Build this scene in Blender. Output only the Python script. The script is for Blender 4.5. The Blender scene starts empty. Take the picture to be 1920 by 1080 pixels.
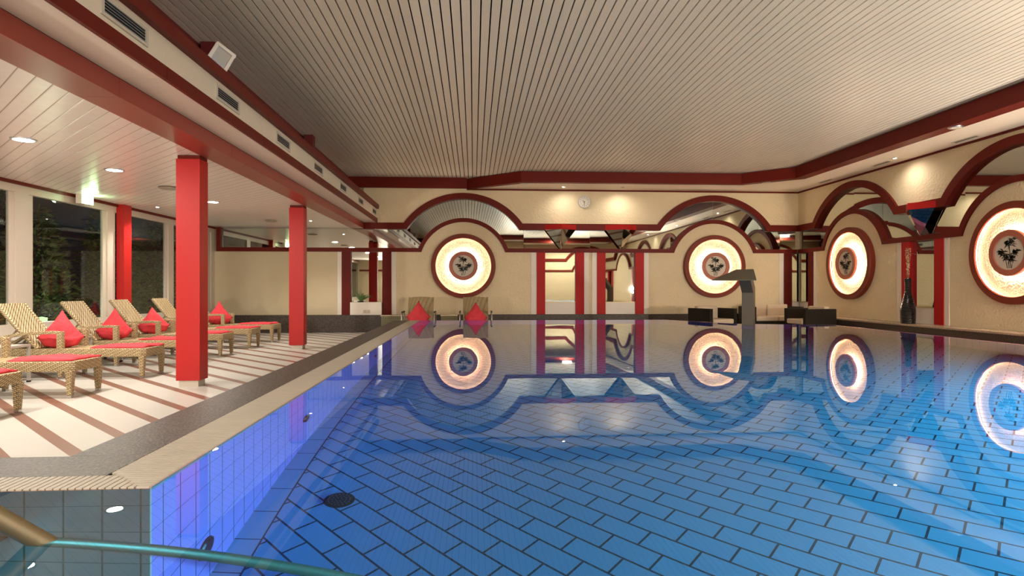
import bpy, bmesh, math, random
from mathutils import Vector, Matrix
random.seed(7)
sc = bpy.context.scene
COL = sc.collection
PI = math.pi

# ------------------------------------------------------------------ camera
TH = math.atan(72.0 / 1130.0)
cam_d = bpy.data.cameras.new('camera')
cam_d.sensor_width = 36.0
cam_d.lens = 36.0 * 1130.0 / 1920.0
cam_d.shift_y = -1.0 / 1920.0
cam_d.clip_start = 0.05
cam = bpy.data.objects.new('camera', cam_d)
COL.objects.link(cam)
cam.location = (0, 0, 1.11)
cam.rotation_euler = (PI / 2, 0, -TH)
sc.camera = cam

# ------------------------------------------------------------------ world, view
w = bpy.data.worlds.new('night'); sc.world = w
w.use_nodes = True
w.node_tree.nodes['Background'].inputs[0].default_value = (0.0022, 0.0026, 0.0030, 1)
w.node_tree.nodes['Background'].inputs[1].default_value = 1.0
sc.view_settings.view_transform = 'Standard'
sc.view_settings.look = 'None'
sc.view_settings.gamma = 1.0
sc.view_settings.use_curve_mapping = False
sc.view_settings.exposure = 1.5
sc.cycles.max_bounces = 12
sc.cycles.diffuse_bounces = 5
sc.cycles.glossy_bounces = 8
sc.cycles.transmission_bounces = 8
sc.cycles.caustics_reflective = False
sc.cycles.caustics_refractive = False
sc.cycles.sample_clamp_indirect = 6.0

SOFT = (1.0, 0.90, 0.77)
# lamp powers (each lamp is built with its fixture further down)
P_RING_IN, P_RING_OUT = 54.0, 8.0
P_DOWN, P_DECKSPOT, P_COVESPOT, P_HALL_FILL = 16.0, 10.0, 10.0, 100.0
P_UP_FILL = 600.0
P_POOL = 340.0

# ------------------------------------------------------------------ materials
def new_mat(name):
    m = bpy.data.materials.new(name); m.use_nodes = True
    nt = m.node_tree
    return m, nt, nt.nodes['Principled BSDF']

def N(nt, kind, **kw):
    n = nt.nodes.new(kind)
    for k, v in kw.items():
        if k.startswith('i_'):
            n.inputs[k[2:].replace('_', ' ')].default_value = v
        else:
            setattr(n, k, v)
    return n

def math_node(nt, op, a, b=None):
    n = nt.nodes.new('ShaderNodeMath'); n.operation = op
    for i, x in enumerate((a, b)):
        if x is None: continue
        if isinstance(x, (int, float)): n.inputs[i].default_value = x
        else: nt.links.new(x, n.inputs[i])
    return n.outputs[0]

def mix_col(nt, fac, a, b):
    n = nt.nodes.new('ShaderNodeMix'); n.data_type = 'RGBA'
    for i, x in ((0, fac), (6, a), (7, b)):
        if isinstance(x, (int, float)): n.inputs[i].default_value = x
        elif isinstance(x, tuple): n.inputs[i].default_value = (*x, 1) if len(x) == 3 else x
        else: nt.links.new(x, n.inputs[i])
    return n.outputs[2]

def coords(nt):
    g = nt.nodes.new('ShaderNodeNewGeometry')
    s = nt.nodes.new('ShaderNodeSeparateXYZ')
    nt.links.new(g.outputs['Position'], s.inputs[0])
    return g.outputs['Position'], s.outputs[0], s.outputs[1], s.outputs[2]

def add_bump(nt, b, height, strength=0.4, dist=0.01):
    bp = nt.nodes.new('ShaderNodeBump')
    bp.inputs['Strength'].default_value = strength
    bp.inputs['Distance'].default_value = dist
    nt.links.new(height, bp.inputs['Height'])
    nt.links.new(bp.outputs[0], b.inputs['Normal'])

def simple(name, col, rough=0.5, metal=0.0, noise=0.0, nscale=30, bump=0.0, spec=None, bscale=None):
    m, nt, b = new_mat(name)
    b.inputs['Base Color'].default_value = (*col, 1)
    b.inputs['Roughness'].default_value = rough
    b.inputs['Metallic'].default_value = metal
    if spec is not None: b.inputs['Specular IOR Level'].default_value = spec
    if noise or bump:
        pos, x, y, z = coords(nt)
        n = N(nt, 'ShaderNodeTexNoise'); n.inputs['Scale'].default_value = nscale; n.inputs['Detail'].default_value = 4
        nt.links.new(pos, n.inputs['Vector'])
        if noise:
            lo = tuple(c * (1 - noise) for c in col); hi = tuple(min(1, c * (1 + noise)) for c in col)
            nt.links.new(mix_col(nt, n.outputs[0], lo, hi), b.inputs['Base Color'])
        if bump:
            n2 = n
            if bscale:
                n2 = N(nt, 'ShaderNodeTexNoise'); n2.inputs['Scale'].default_value = bscale; n2.inputs['Detail'].default_value = 3
                nt.links.new(pos, n2.inputs['Vector'])
            add_bump(nt, b, n2.outputs[0], 0.8, bump)
    return m

def emit(name, col, strength):
    m = bpy.data.materials.new(name); m.use_nodes = True
    nt = m.node_tree; nt.nodes.clear()
    e = nt.nodes.new('ShaderNodeEmission'); o = nt.nodes.new('ShaderNodeOutputMaterial')
    e.inputs[0].default_value = (*col, 1); e.inputs[1].default_value = strength
    nt.links.new(e.outputs[0], o.inputs[0])
    return m

RED = simple('red_lacquer', (0.13, 0.013, 0.008), 0.42, spec=0.12)
RED_BEAM = simple('beam_red', (0.30, 0.052, 0.036), 0.32)
RED_POST = simple('post_red', (0.42, 0.018, 0.018), 0.45, spec=0.12)
RED_SHADED = simple('shaded_post_red', (0.12, 0.012, 0.008), 0.45, spec=0.12)  # darker copy of post red, putting shade away from the spots into colour
RED_COL = simple('red_column', (0.43, 0.014, 0.013), 0.38, spec=0.3)
RED_DARK = simple('dark_red_board', (0.12, 0.010, 0.010), 0.5)
WHITE = simple('white_paint', (0.76, 0.70, 0.62), 0.45)
WHITE_FASCIA = simple('fascia_paint', (0.70, 0.65, 0.55), 0.5, noise=0.03)
CREAM_SMOOTH = simple('cream_plaster', (0.60, 0.51, 0.34), 0.8, noise=0.06, nscale=3, bump=0.003, bscale=60)
CREAM = simple('rough_cream_plaster', (0.74, 0.63, 0.42), 0.75, noise=0.04, nscale=4, bump=0.022, bscale=22)
CHROME = simple('brushed_steel', (0.62, 0.60, 0.57), 0.28, 1.0)
CHROME_DK = simple('steel_sheet', (0.22, 0.19, 0.15), 0.5, 0.7, noise=0.05, nscale=9)
ALU = simple('aluminium', (0.60, 0.58, 0.54), 0.4, 0.6)
BLACK = simple('black_plastic', (0.012, 0.011, 0.010), 0.5)
GAP_SHADE = simple('gap_shade', (0.010, 0.009, 0.008), 0.9)  # near-black colour stands for the shade inside gaps and openings
CLOTH_RED = simple('red_cotton', (0.66, 0.045, 0.06), 0.85, noise=0.10, nscale=25, bump=0.03, bscale=12)
BEIGE_CUSH = simple('beige_canvas', (0.60, 0.50, 0.38), 0.85, noise=0.05, nscale=20, bump=0.004)
DARK_RATTAN = simple('dark_rattan', (0.018, 0.014, 0.010), 0.6, spec=0.15, noise=0.3, nscale=90, bump=0.004, bscale=120)
LEAF = simple('leaf_green', (0.10, 0.15, 0.05), 0.55, noise=0.4, nscale=6)
LEAF2 = simple('houseplant_green', (0.10, 0.20, 0.05), 0.5, noise=0.3, nscale=8)
BARK = simple('bark', (0.05, 0.035, 0.02), 0.9)
SOIL = simple('garden_soil', (0.03, 0.028, 0.015), 0.95, noise=0.4, nscale=5)
INK = simple('black_ink', (0.02, 0.018, 0.012), 0.7)
PAPER = simple('rice_paper', (0.66, 0.60, 0.50), 0.7)
DISC_RIM = simple('disc_rim', (0.40, 0.12, 0.075), 0.45)
RING_RED = simple('ring_frame_red', (0.19, 0.034, 0.018), 0.45, spec=0.2)
TILE_OLIVE = None

def mirror_mat():
    m, nt, b = new_mat('mirror_glass')
    b.inputs['Base Color'].default_value = (0.62, 0.64, 0.58, 1)
    b.inputs['Metallic'].default_value = 1.0
    b.inputs['Roughness'].default_value = 0.015
    return m
MIRROR = mirror_mat()

def granite(name, a, b_, rough, scale=95):
    m, nt, b = new_mat(name)
    pos, x, y, z = coords(nt)
    n = N(nt, 'ShaderNodeTexNoise'); n.inputs['Scale'].default_value = scale; n.inputs['Detail'].default_value = 3
    nt.links.new(pos, n.inputs['Vector'])
    r = nt.nodes.new('ShaderNodeValToRGB')
    r.color_ramp.elements[0].position = 0.38; r.color_ramp.elements[0].color = (*a, 1)
    r.color_ramp.elements[1].position = 0.62; r.color_ramp.elements[1].color = (*b_, 1)
    nt.links.new(n.outputs[0], r.inputs[0])
    nt.links.new(r.outputs[0], b.inputs['Base Color'])
    b.inputs['Roughness'].default_value = rough
    add_bump(nt, b, n.outputs[0], 0.5, 0.002)
    return m
GRANITE = granite('brown_granite', (0.015, 0.012, 0.009), (0.12, 0.10, 0.08), 0.45)
GRANITE_DK = granite('dark_granite', (0.014, 0.009, 0.006), (0.075, 0.050, 0.035), 0.5, 55)

def stripe_floor():
    m, nt, b = new_mat('striped_stone_floor')
    pos, x, y, z = coords(nt)
    s = math_node(nt, 'ADD', x, y)
    f = math_node(nt, 'FLOORED_MODULO', s, 0.4967)
    st = math_node(nt, 'LESS_THAN', f, 0.128)
    n = N(nt, 'ShaderNodeTexNoise'); n.inputs['Scale'].default_value = 220; n.inputs['Detail'].default_value = 3
    nt.links.new(pos, n.inputs['Vector'])
    n2 = N(nt, 'ShaderNodeTexNoise'); n2.inputs['Scale'].default_value = 2.2; n2.inputs['Detail'].default_value = 5
    nt.links.new(pos, n2.inputs['Vector'])
    pale = mix_col(nt, n.outputs[0], (0.45, 0.44, 0.40), (0.66, 0.65, 0.60))
    pale = mix_col(nt, math_node(nt, 'MULTIPLY', n2.outputs[0], 0.35), pale, (0.50, 0.46, 0.39))
    brown = mix_col(nt, n.outputs[0], (0.15, 0.065, 0.045), (0.31, 0.16, 0.11))
    # thin joints between the pale slabs, across the stripes
    dd = math_node(nt, 'SUBTRACT', x, y)
    j = math_node(nt, 'LESS_THAN', math_node(nt, 'FLOORED_MODULO', math_node(nt, 'ADD', dd, math_node(nt, 'MULTIPLY', math_node(nt, 'FLOOR', math_node(nt, 'DIVIDE', s, 0.4967)), 0.37)), 0.85), 0.006)
    pale = mix_col(nt, math_node(nt, 'MULTIPLY', j, 0.35), pale, (0.25, 0.22, 0.18))
    nt.links.new(mix_col(nt, st, pale, brown), b.inputs['Base Color'])
    b.inputs['Roughness'].default_value = 0.38
    add_bump(nt, b, n.outputs[0], 0.25, 0.001)
    return m
FLOOR_M = stripe_floor()

def board_ceiling():
    m, nt, b = new_mat('white_diagonal_boards')
    pos, x, y, z = coords(nt)
    s = math_node(nt, 'ADD', x, y)
    f = math_node(nt, 'FLOORED_MODULO', s, 0.170)
    g = math_node(nt, 'LESS_THAN', f, 0.012)
    n = N(nt, 'ShaderNodeTexNoise'); n.inputs['Scale'].default_value = 7; n.inputs['Detail'].default_value = 5
    nt.links.new(pos, n.inputs['Vector'])
    c = mix_col(nt, n.outputs[0], (0.80, 0.74, 0.70), (0.90, 0.86, 0.83))
    nt.links.new(mix_col(nt, math_node(nt, 'MULTIPLY', g, 0.75), c, (0.28, 0.20, 0.15)), b.inputs['Base Color'])
    b.inputs['Roughness'].default_value = 0.30
    h = math_node(nt, 'MINIMUM', math_node(nt, 'MULTIPLY', f, 40.0), 1.0)
    add_bump(nt, b, h, 0.5, 0.004)
    return m
BOARDS = board_ceiling()
SLAT = simple('ceiling_slat', (0.80, 0.77, 0.69), 0.42, noise=0.04, nscale=2)

def soffit_mat():
    m, nt, b = new_mat('soffit_boards')
    pos, x, y, z = coords(nt)
    f = math_node(nt, 'FLOORED_MODULO', math_node(nt, 'ADD', x, 0.0), 0.1)
    g = math_node(nt, 'LESS_THAN', f, 0.006)
    nt.links.new(mix_col(nt, math_node(nt, 'MULTIPLY', g, 0.25), (0.74, 0.66, 0.56), (0.3, 0.24, 0.18)), b.inputs['Base Color'])
    b.inputs['Roughness'].default_value = 0.5
    return m
SOFFIT = soffit_mat()

def wall_tiles(name, axis, off, base, grout):
    m, nt, b = new_mat(name)
    pos, x, y, z = coords(nt)
    u = x if axis == 'x' else y
    f1 = math_node(nt, 'LESS_THAN', math_node(nt, 'FLOORED_MODULO', math_node(nt, 'SUBTRACT', u, off), 0.1215), 0.006)
    f2 = math_node(nt, 'LESS_THAN', math_node(nt, 'FLOORED_MODULO', math_node(nt, 'SUBTRACT', z, 0.272), 0.235), 0.005)
    g = math_node(nt, 'MAXIMUM', f1, f2)
    n = N(nt, 'ShaderNodeTexNoise'); n.inputs['Scale'].default_value = 14; n.inputs['Detail'].default_value = 4
    nt.links.new(pos, n.inputs['Vector'])
    c = mix_col(nt, n.outputs[0], tuple(v * 0.92 for v in base), base)
    nt.links.new(mix_col(nt, g, c, grout), b.inputs['Base Color'])
    b.inputs['Roughness'].default_value = 0.25
    return m
TILE_SIDE = wall_tiles('pool_side_tiles', 'y', 2.010, (0.66, 0.22, 0.54), (0.10, 0.05, 0.07))
TILE_END = wall_tiles('pool_end_tiles', 'x', -1.214, (0.86, 0.44, 0.32), (0.34, 0.16, 0.08))

def floor_tiles():
    m, nt, b = new_mat('pool_floor_tiles')
    pos, x, y, z = coords(nt)
    # running bond turned by 45 degrees; a straight border course lies along the left wall
    mp = N(nt, 'ShaderNodeMapping'); mp.inputs['Rotation'].default_value = (0, 0, PI / 4)
    mp.inputs['Location'].default_value = (0.012, 0.055, 0)
    nt.links.new(pos, mp.inputs[0])
    br = N(nt, 'ShaderNodeTexBrick')
    br.inputs['Color1'].default_value = (0.34, 0.60, 0.74, 1)
    br.inputs['Color2'].default_value = (0.38, 0.63, 0.76, 1)
    br.inputs['Mortar'].default_value = (0.045, 0.06, 0.07, 1)
    br.inputs['Scale'].default_value = 1.0
    br.inputs['Mortar Size'].default_value = 0.0055
    br.inputs['Mortar Smooth'].default_value = 0.1
    br.inputs['Brick Width'].default_value = 0.245
    br.inputs['Row Height'].default_value = 0.1225
    nt.links.new(mp.outputs[0], br.inputs['Vector'])
    # fine ribbing on part of the tiles
    border = math_node(nt, 'LESS_THAN', x, -0.940)
    line = math_node(nt, 'MULTIPLY', math_node(nt, 'GREATER_THAN', x, -0.946), math_node(nt, 'LESS_THAN', x, -0.938))
    bj = math_node(nt, 'LESS_THAN', math_node(nt, 'FLOORED_MODULO', math_node(nt, 'SUBTRACT', y, 2.75), 0.235), 0.006)
    bc = mix_col(nt, bj, (0.55, 0.66, 0.74), (0.06, 0.07, 0.08))
    c = mix_col(nt, border, br.outputs[0], bc)
    c = mix_col(nt, line, c, (0.07, 0.05, 0.05))
    nt.links.new(c, b.inputs['Base Color'])
    b.inputs['Roughness'].default_value = 0.4
    return m
TILE_FLOOR = floor_tiles()

def water_mat():
    m = bpy.data.materials.new('pool_water'); m.use_nodes = True
    nt = m.node_tree; nt.nodes.clear()
    o = nt.nodes.new('ShaderNodeOutputMaterial')
    g = nt.nodes.new('ShaderNodeBsdfGlass'); g.inputs['IOR'].default_value = 1.333
    g.inputs['Roughness'].default_value = 0.0
    g.inputs['Color'].default_value = (0.97, 0.99, 1.0, 1)
    geo = nt.nodes.new('ShaderNodeNewGeometry')
    mp = N(nt, 'ShaderNodeMapping'); mp.inputs['Scale'].default_value = (1.0, 0.55, 1)
    nt.links.new(geo.outputs['Position'], mp.inputs[0])
    n = N(nt, 'ShaderNodeTexNoise'); n.inputs['Scale'].default_value = 1.1; n.inputs['Detail'].default_value = 1.5
    nt.links.new(mp.outputs[0], n.inputs['Vector'])
    bp = nt.nodes.new('ShaderNodeBump'); bp.inputs['Strength'].default_value = 1.0; bp.inputs['Distance'].default_value = 0.0016
    nt.links.new(n.outputs[0], bp.inputs['Height'])
    nt.links.new(bp.outputs[0], g.inputs['Normal'])
    nt.links.new(g.outputs[0], o.inputs[0])
    return m
WATER = water_mat()

def glass_mat():
    m = bpy.data.materials.new('window_glass'); m.use_nodes = True
    nt = m.node_tree; nt.nodes.clear()
    o = nt.nodes.new('ShaderNodeOutputMaterial')
    t = nt.nodes.new('ShaderNodeBsdfTransparent'); t.inputs[0].default_value = (0.92, 0.94, 0.92, 1)
    g = nt.nodes.new('ShaderNodeBsdfGlossy'); g.inputs['Roughness'].default_value = 0.01
    geo = nt.nodes.new('ShaderNodeNewGeometry')
    dt = nt.nodes.new('ShaderNodeVectorMath'); dt.operation = 'DOT_PRODUCT'
    nt.links.new(geo.outputs['Normal'], dt.inputs[0]); nt.links.new(geo.outputs['Incoming'], dt.inputs[1])
    om = math_node(nt, 'SUBTRACT', 1.0, math_node(nt, 'ABSOLUTE', dt.outputs['Value']))
    fac = math_node(nt, 'ADD', 0.04, math_node(nt, 'MULTIPLY', math_node(nt, 'POWER', om, 5.0), 0.96))
    mx = nt.nodes.new('ShaderNodeMixShader')
    nt.links.new(fac, mx.inputs[0]); nt.links.new(t.outputs[0], mx.inputs[1]); nt.links.new(g.outputs[0], mx.inputs[2])
    nt.links.new(mx.outputs[0], o.inputs[0])
    return m
GLASS = glass_mat()

def weave_mat():
    m, nt, b = new_mat('woven_rattan')
    tc = nt.nodes.new('ShaderNodeTexCoord')
    br = N(nt, 'ShaderNodeTexBrick')
    br.inputs['Scale'].default_value = 1.0
    br.inputs['Brick Width'].default_value = 0.042
    br.inputs['Row Height'].default_value = 0.019
    br.inputs['Mortar Size'].default_value = 0.0045
    br.inputs['Mortar Smooth'].default_value = 0.6
    br.inputs['Color1'].default_value = (0.60, 0.47, 0.27, 1)
    br.inputs['Color2'].default_value = (0.50, 0.38, 0.20, 1)
    br.inputs['Mortar'].default_value = (0.13, 0.085, 0.035, 1)
    # faces looking along y or x are woven over their height
    s = nt.nodes.new('ShaderNodeSeparateXYZ'); nt.links.new(tc.outputs['Object'], s.inputs[0])
    cmb = nt.nodes.new('ShaderNodeCombineXYZ')
    nt.links.new(math_node(nt, 'ADD', s.outputs[0], s.outputs[1]), cmb.inputs[0])
    nt.links.new(math_node(nt, 'ADD', s.outputs[2], math_node(nt, 'MULTIPLY', math_node(nt, 'SUBTRACT', s.outputs[0], s.outputs[1]), 0.45)), cmb.inputs[1])
    nt.links.new(cmb.outputs[0], br.inputs['Vector'])
    nt.links.new(br.outputs[0], b.inputs['Base Color'])
    b.inputs['Roughness'].default_value = 0.5
    h = math_node(nt, 'SUBTRACT', 1.0, br.outputs['Fac'])
    add_bump(nt, b, h, 0.8, 0.004)
    return m
WEAVE = weave_mat()

def olive_tiles():
    m, nt, b = new_mat('olive_mosaic')
    pos, x, y, z = coords(nt)
    f1 = math_node(nt, 'LESS_THAN', math_node(nt, 'FLOORED_MODULO', x, 0.05), 0.006)
    f2 = math_node(nt, 'LESS_THAN', math_node(nt, 'FLOORED_MODULO', z, 0.05), 0.006)
    nt.links.new(mix_col(nt, math_node(nt, 'MAXIMUM', f1, f2), (0.20, 0.19, 0.10), (0.07, 0.06, 0.035)), b.inputs['Base Color'])
    b.inputs['Roughness'].default_value = 0.4
    return m
TILE_OLIVE = olive_tiles()

E_TUBE = emit('warm_light_tube', (1.0, 0.82, 0.58), P_RING_IN)
E_TUBE_OUT = emit('warm_edge_tube', (1.0, 0.72, 0.42), P_RING_OUT)
E_DOWN = emit('downlight_glow', (1.0, 0.90, 0.80), 26.0)
E_SPOT = emit('spot_glow', (1.0, 0.92, 0.80), 60.0)
E_EXIT = emit('green_white_glow', (0.62, 1.0, 0.55), 3.5)

# ------------------------------------------------------------------ mesh helpers
class MB:
    def __init__(self): self.v = []; self.f = []
    def add(self, vs, fs):
        o = len(self.v); self.v += [tuple(p) for p in vs]
        self.f += [tuple(i + o for i in f) for f in fs]
    def box(self, x0, x1, y0, y1, z0, z1, M=None):
        vs = [(x, y, z) for z in (z0, z1) for y in (y0, y1) for x in (x0, x1)]
        if M is not None: vs = [tuple(M @ Vector(p)) for p in vs]
        self.add(vs, [(0, 2, 3, 1), (4, 5, 7, 6), (0, 1, 5, 4), (2, 6, 7, 3), (0, 4, 6, 2), (1, 3, 7, 5)])
        return self
    def hexa(self, bot, top):
        self.add(list(bot) + list(top), [(3, 2, 1, 0), (4, 5, 6, 7), (0, 1, 5, 4), (1, 2, 6, 5), (2, 3, 7, 6), (3, 0, 4, 7)])
        return self
    def prism(self, poly, fn, w0, w1):
        """poly = list of (u, v); fn maps (u, v, w) to a point"""
        n = len(poly)
        vs = [fn(u, v, w0) for u, v in poly] + [fn(u, v, w1) for u, v in poly]
        fs = [tuple(range(n))[::-1], tuple(range(n, 2 * n))] + [(i, (i + 1) % n, n + (i + 1) % n, n + i) for i in range(n)]
        self.add(vs, fs); return self
    def strip(self, a, b, fn, w0, w1):
        """solid band between two polylines of equal length"""
        n = len(a)
        vs = []
        for (p, q) in zip(a, b):
            vs += [fn(*p, w0), fn(*q, w0), fn(*q, w1), fn(*p, w1)]
        fs = []
        for i in range(n - 1):
            o, e = 4 * i, 4 * i + 4
            for k in range(4): fs.append((o + k, o + (k + 1) % 4, e + (k + 1) % 4, e + k))
        fs += [(3, 2, 1, 0), tuple(4 * (n - 1) + k for k in range(4))]
        self.add(vs, fs); return self
    def tube(self, pts, r, seg=8, cap=True):
        pts = [Vector(p) for p in pts]; rings = []
        rr = r if isinstance(r, (list, tuple)) else [r] * len(pts)
        for i, p in enumerate(pts):
            t = (pts[min(i + 1, len(pts) - 1)] - pts[max(i - 1, 0)]).normalized()
            a = t.orthogonal().normalized() if i == 0 else (a - t * a.dot(t)).normalized()
            b = t.cross(a)
            rings.append([p + (a * math.cos(2 * PI * k / seg) + b * math.sin(2 * PI * k / seg)) * rr[i] for k in range(seg)])
        vs = [v for g in rings for v in g]; fs = []
        for i in range(len(pts) - 1):
            for k in range(seg):
                fs.append((i * seg + k, i * seg + (k + 1) % seg, (i + 1) * seg + (k + 1) % seg, (i + 1) * seg + k))
        if cap: fs += [tuple(range(seg))[::-1], tuple((len(pts) - 1) * seg + k for k in range(seg))]
        self.add(vs, fs); return self
    def lathe(self, prof, fn=None, seg=48, closed=False):
        """prof = (r, h) pairs turned about the h axis; fn maps (x, y, h)"""
        fn = fn or (lambda x, y, h: (x, y, h))
        n = len(prof); vs = []; fs = []
        for k in range(seg):
            c, s = math.cos(2 * PI * k / seg), math.sin(2 * PI * k / seg)
            vs += [fn(r * c, r * s, h) for r, h in prof]
        for k in range(seg):
            k2 = (k + 1) % seg
            for i in range(n if closed else n - 1):
                j = (i + 1) % n
                fs.append((k * n + i, k2 * n + i, k2 * n + j, k * n + j))
        self.add(vs, fs); return self
    def build(self, name, mat, parent=None, smooth=False, bevel=0.0, auto=None):
        me = bpy.data.meshes.new(name)
        bm = bmesh.new()
        bv = [bm.verts.new(p) for p in self.v]
        for f in self.f:
            ids = []
            for i in f:
                if i not in ids: ids.append(i)
            if len(ids) < 3: continue
            try: bm.faces.new([bv[i] for i in ids])
            except ValueError: pass
        bmesh.ops.remove_doubles(bm, verts=bm.verts, dist=1e-6)
        bmesh.ops.recalc_face_normals(bm, faces=bm.faces)
        bm.to_mesh(me); bm.free()
        if smooth:
            for p in me.polygons: p.use_smooth = True
            if auto is not None:
                try: me.set_sharp_from_angle(angle=auto)
                except Exception: pass
        me.materials.append(mat)
        o = bpy.data.objects.new(name, me); COL.objects.link(o)
        if parent is not None: o.parent = parent
        if bevel:
            b = o.modifiers.new('bevel', 'BEVEL'); b.width = bevel; b.segments = 2; b.limit_method = 'ANGLE'
        return o

def tag(o, label, cat, group=None, kind=None):
    if label: o['label'] = label
    if cat: o['category'] = cat
    if group: o['group'] = group
    if kind: o['kind'] = kind
    return o
def structure(o, label=None, cat=None):
    o['kind'] = 'structure'
    if label: o['label'] = label
    if cat: o['category'] = cat
    return o
def root(name, loc, label, cat, group=None, rz=0.0):
    o = bpy.data.objects.new(name, None); COL.objects.link(o)
    o.empty_display_size = 0.1
    o.location = loc; o.rotation_euler = (0, 0, rz)
    return tag(o, label, cat, group)
def copy_tree(o, loc=None, label=None, rz=None):
    def cp(src, par):
        c = src.copy(); COL.objects.link(c); c.parent = par
        for ch in [x for x in kids.get(src.name, [])]: cp(ch, c)
        return c
    kids = {}
    for x in bpy.data.objects:
        if x.parent: kids.setdefault(x.parent.name, []).append(x)
    c = cp(o, None)
    if loc is not None: c.location = loc
    if rz is not None: c.rotation_euler = (0, 0, rz)
    if label: c['label'] = label
    return c
def light(name, kind, loc, power, col, parent=None, rot=(0, 0, 0), size=0.1, spot=None, blend=0.5, shape=None, sy=None):
    d = bpy.data.lights.new(name, kind); d.energy = power; d.color = col
    if kind == 'AREA':
        d.size = size
        d.shape = shape or 'DISK'
        if sy: d.size_y = sy
    elif kind == 'SPOT':
        d.shadow_soft_size = size; d.spot_size = spot; d.spot_blend = blend
    else: d.shadow_soft_size = size
    o = bpy.data.objects.new(name, d); COL.objects.link(o); o.location = loc; o.rotation_euler = rot
    if parent is not None: o.parent = parent
    return o

# ------------------------------------------------------------------ main sizes (deck floor = 0)
WZ = 0.45            # water level, the pool stands above the deck
YB, XR, XL = 15.25, 8.47, -6.38
YN = -3.2            # rear end of the hall, behind the camera
Z_LOW, Z_SOFF, Z_CEIL, Z_SIDE = 2.59, 3.60, 3.87, 2.736
XP0, XP1, YP1 = -1.06, 6.29, 12.12
POOLZ = -0.775
FAR_EDGE = [(3.9, YP1), (4.72, 10.68), (XP1, 10.2)]

# ------------------------------------------------------------------ deck floor
mb = MB()
Zf = -0.12
mb.box(XL - 0.1, -1.50, YN, YB + 0.1, Zf, 0)
mb.box(-1.50, XP1 + 0.1, YP1 + 0.08, YB + 0.1, Zf, 0)
mb.box(XP1 + 0.07, XR + 0.1, YN, YB + 0.1, Zf, 0)
mb.prism([(3.97, YP1 + 0.08), (4.80, 10.74), (XP1 + 0.07, 10.28), (XP1 + 0.07, YP1 + 0.08)], lambda u, v, w_: (u, v, w_), Zf, 0)
structure(mb.build('floor', FLOOR_M), 'pale stone deck floor with diagonal brown stripes', 'floor')

# ------------------------------------------------------------------ pool basin
YS = -0.9            # near end of the pool, behind the camera
XS = -2.6            # step bay reaches further left
mb = MB(); t = 0.08
mb.box(XP0 - 0.14, XP0, 2.06, YP1, POOLZ, WZ - 0.032)
structure(mb.build('pool_wall_left', TILE_SIDE), 'blue-lit tiled left wall of the pool', 'pool wall')
mb = MB(); mb.box(XS, XP0, 2.05, 2.06, POOLZ, WZ - 0.004); mb.box(XS, XP0 - 0.141, 2.06, 2.13, POOLZ, WZ - 0.032)
structure(mb.build('pool_wall_near', TILE_END), 'grey tiled wall of the step bay in the lower left', 'pool wall')
mb = MB()
mb.box(XS - t, XS, YS, 2.13, POOLZ, WZ)
mb.box(XS, XP1 + t, YS - t, YS, POOLZ, WZ)
structure(mb.build('pool_wall_rear', TILE_END), 'tiled pool wall behind the viewer', 'pool wall')
mb = MB()
pts = [(XP0 - 0.14, YP1)] + FAR_EDGE + [(XP1, YS)]
out = [(XP0 - 0.14, YP1 + t), (3.96, YP1 + t), (4.79, 10.75), (XP1 + t, 10.27), (XP1 + t, YS)]
mb.strip(pts, out, lambda u, v, w_: (u, v, w_), POOLZ, WZ - 0.004)
structure(mb.build('pool_wall_far', TILE_SIDE), 'far and right rim of the pool', 'pool wall')
mb = MB()
mb.prism([(XS, YS), (XP1, YS)] + FAR_EDGE[::-1] + [(XP0 - 0.13, YP1), (XP0 - 0.13, 2.05), (XS, 2.05)], lambda u, v, w_: (u, v, w_), POOLZ - 0.1, POOLZ)
structure(mb.build('pool_floor', TILE_FLOOR), 'pool floor of diagonal pale blue tiles with dark joints', 'pool floor')
# water sheet
mb = MB(); wp = [(XS, YS), (XP1, YS)] + FAR_EDGE[::-1] + [(XP0, YP1), (XP0, 2.05), (XS, 2.05)]
mb.add([(u, v, WZ) for u, v in wp], [tuple(range(len(wp)))])
wo = mb.build('pool_water', WATER)
if wo.data.polygons[0].normal.z < 0: wo.data.flip_normals()
tag(wo, 'still pool water mirroring the hall over blue tiles', 'water', kind='stuff')

# granite edge strip, gutter gap, grating
mb = MB()
GX0, GX1 = -1.575, -1.285
mb.box(GX0, GX1, 2.46, YP1 + t, 0.0, WZ)
mb.box(XS - 0.5, GX1, 2.20, 2.46, 0.0, WZ)
structure(mb.build('trim_1', GRANITE, bevel=0.004), 'wide brown granite edging of the raised pool', 'pool edging')
mb = MB(); mb.box(GX1, XP0 - 0.139, 2.14, YP1 + t, 0.0, WZ - 0.06); mb.box(XS - 0.5, GX1, 2.131, 2.2, 0, WZ - 0.06)
structure(mb.build('pool_gutter', GAP_SHADE), 'dark gutter channel beside the pool', 'gutter')
GRATE = simple('grating_plastic', (0.42, 0.38, 0.31), 0.5, noise=0.08, nscale=9)
mb = MB()
y = 2.062; pitch = 0.0235
while y < YP1 - 0.01:
    xo = GX1 + 0.004
    if y < 2.27: xo = max(xo, XP0 - (y - 2.045) * 1.03 - 0.034)
    mb.box(xo, XP0 - 0.010, y, y + pitch - 0.0055, WZ - 0.022, WZ + 0.002)
    y += pitch
mb.box(GX1 + 0.03, GX1 + 0.045, 2.30, YP1 - 0.02, WZ - 0.03, WZ - 0.006)
tag(mb.build('overflow_grating', GRATE), 'long cream ribbed overflow grating along the left pool edge', 'grating')
mb = MB()
x = XP0 - 0.035
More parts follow.
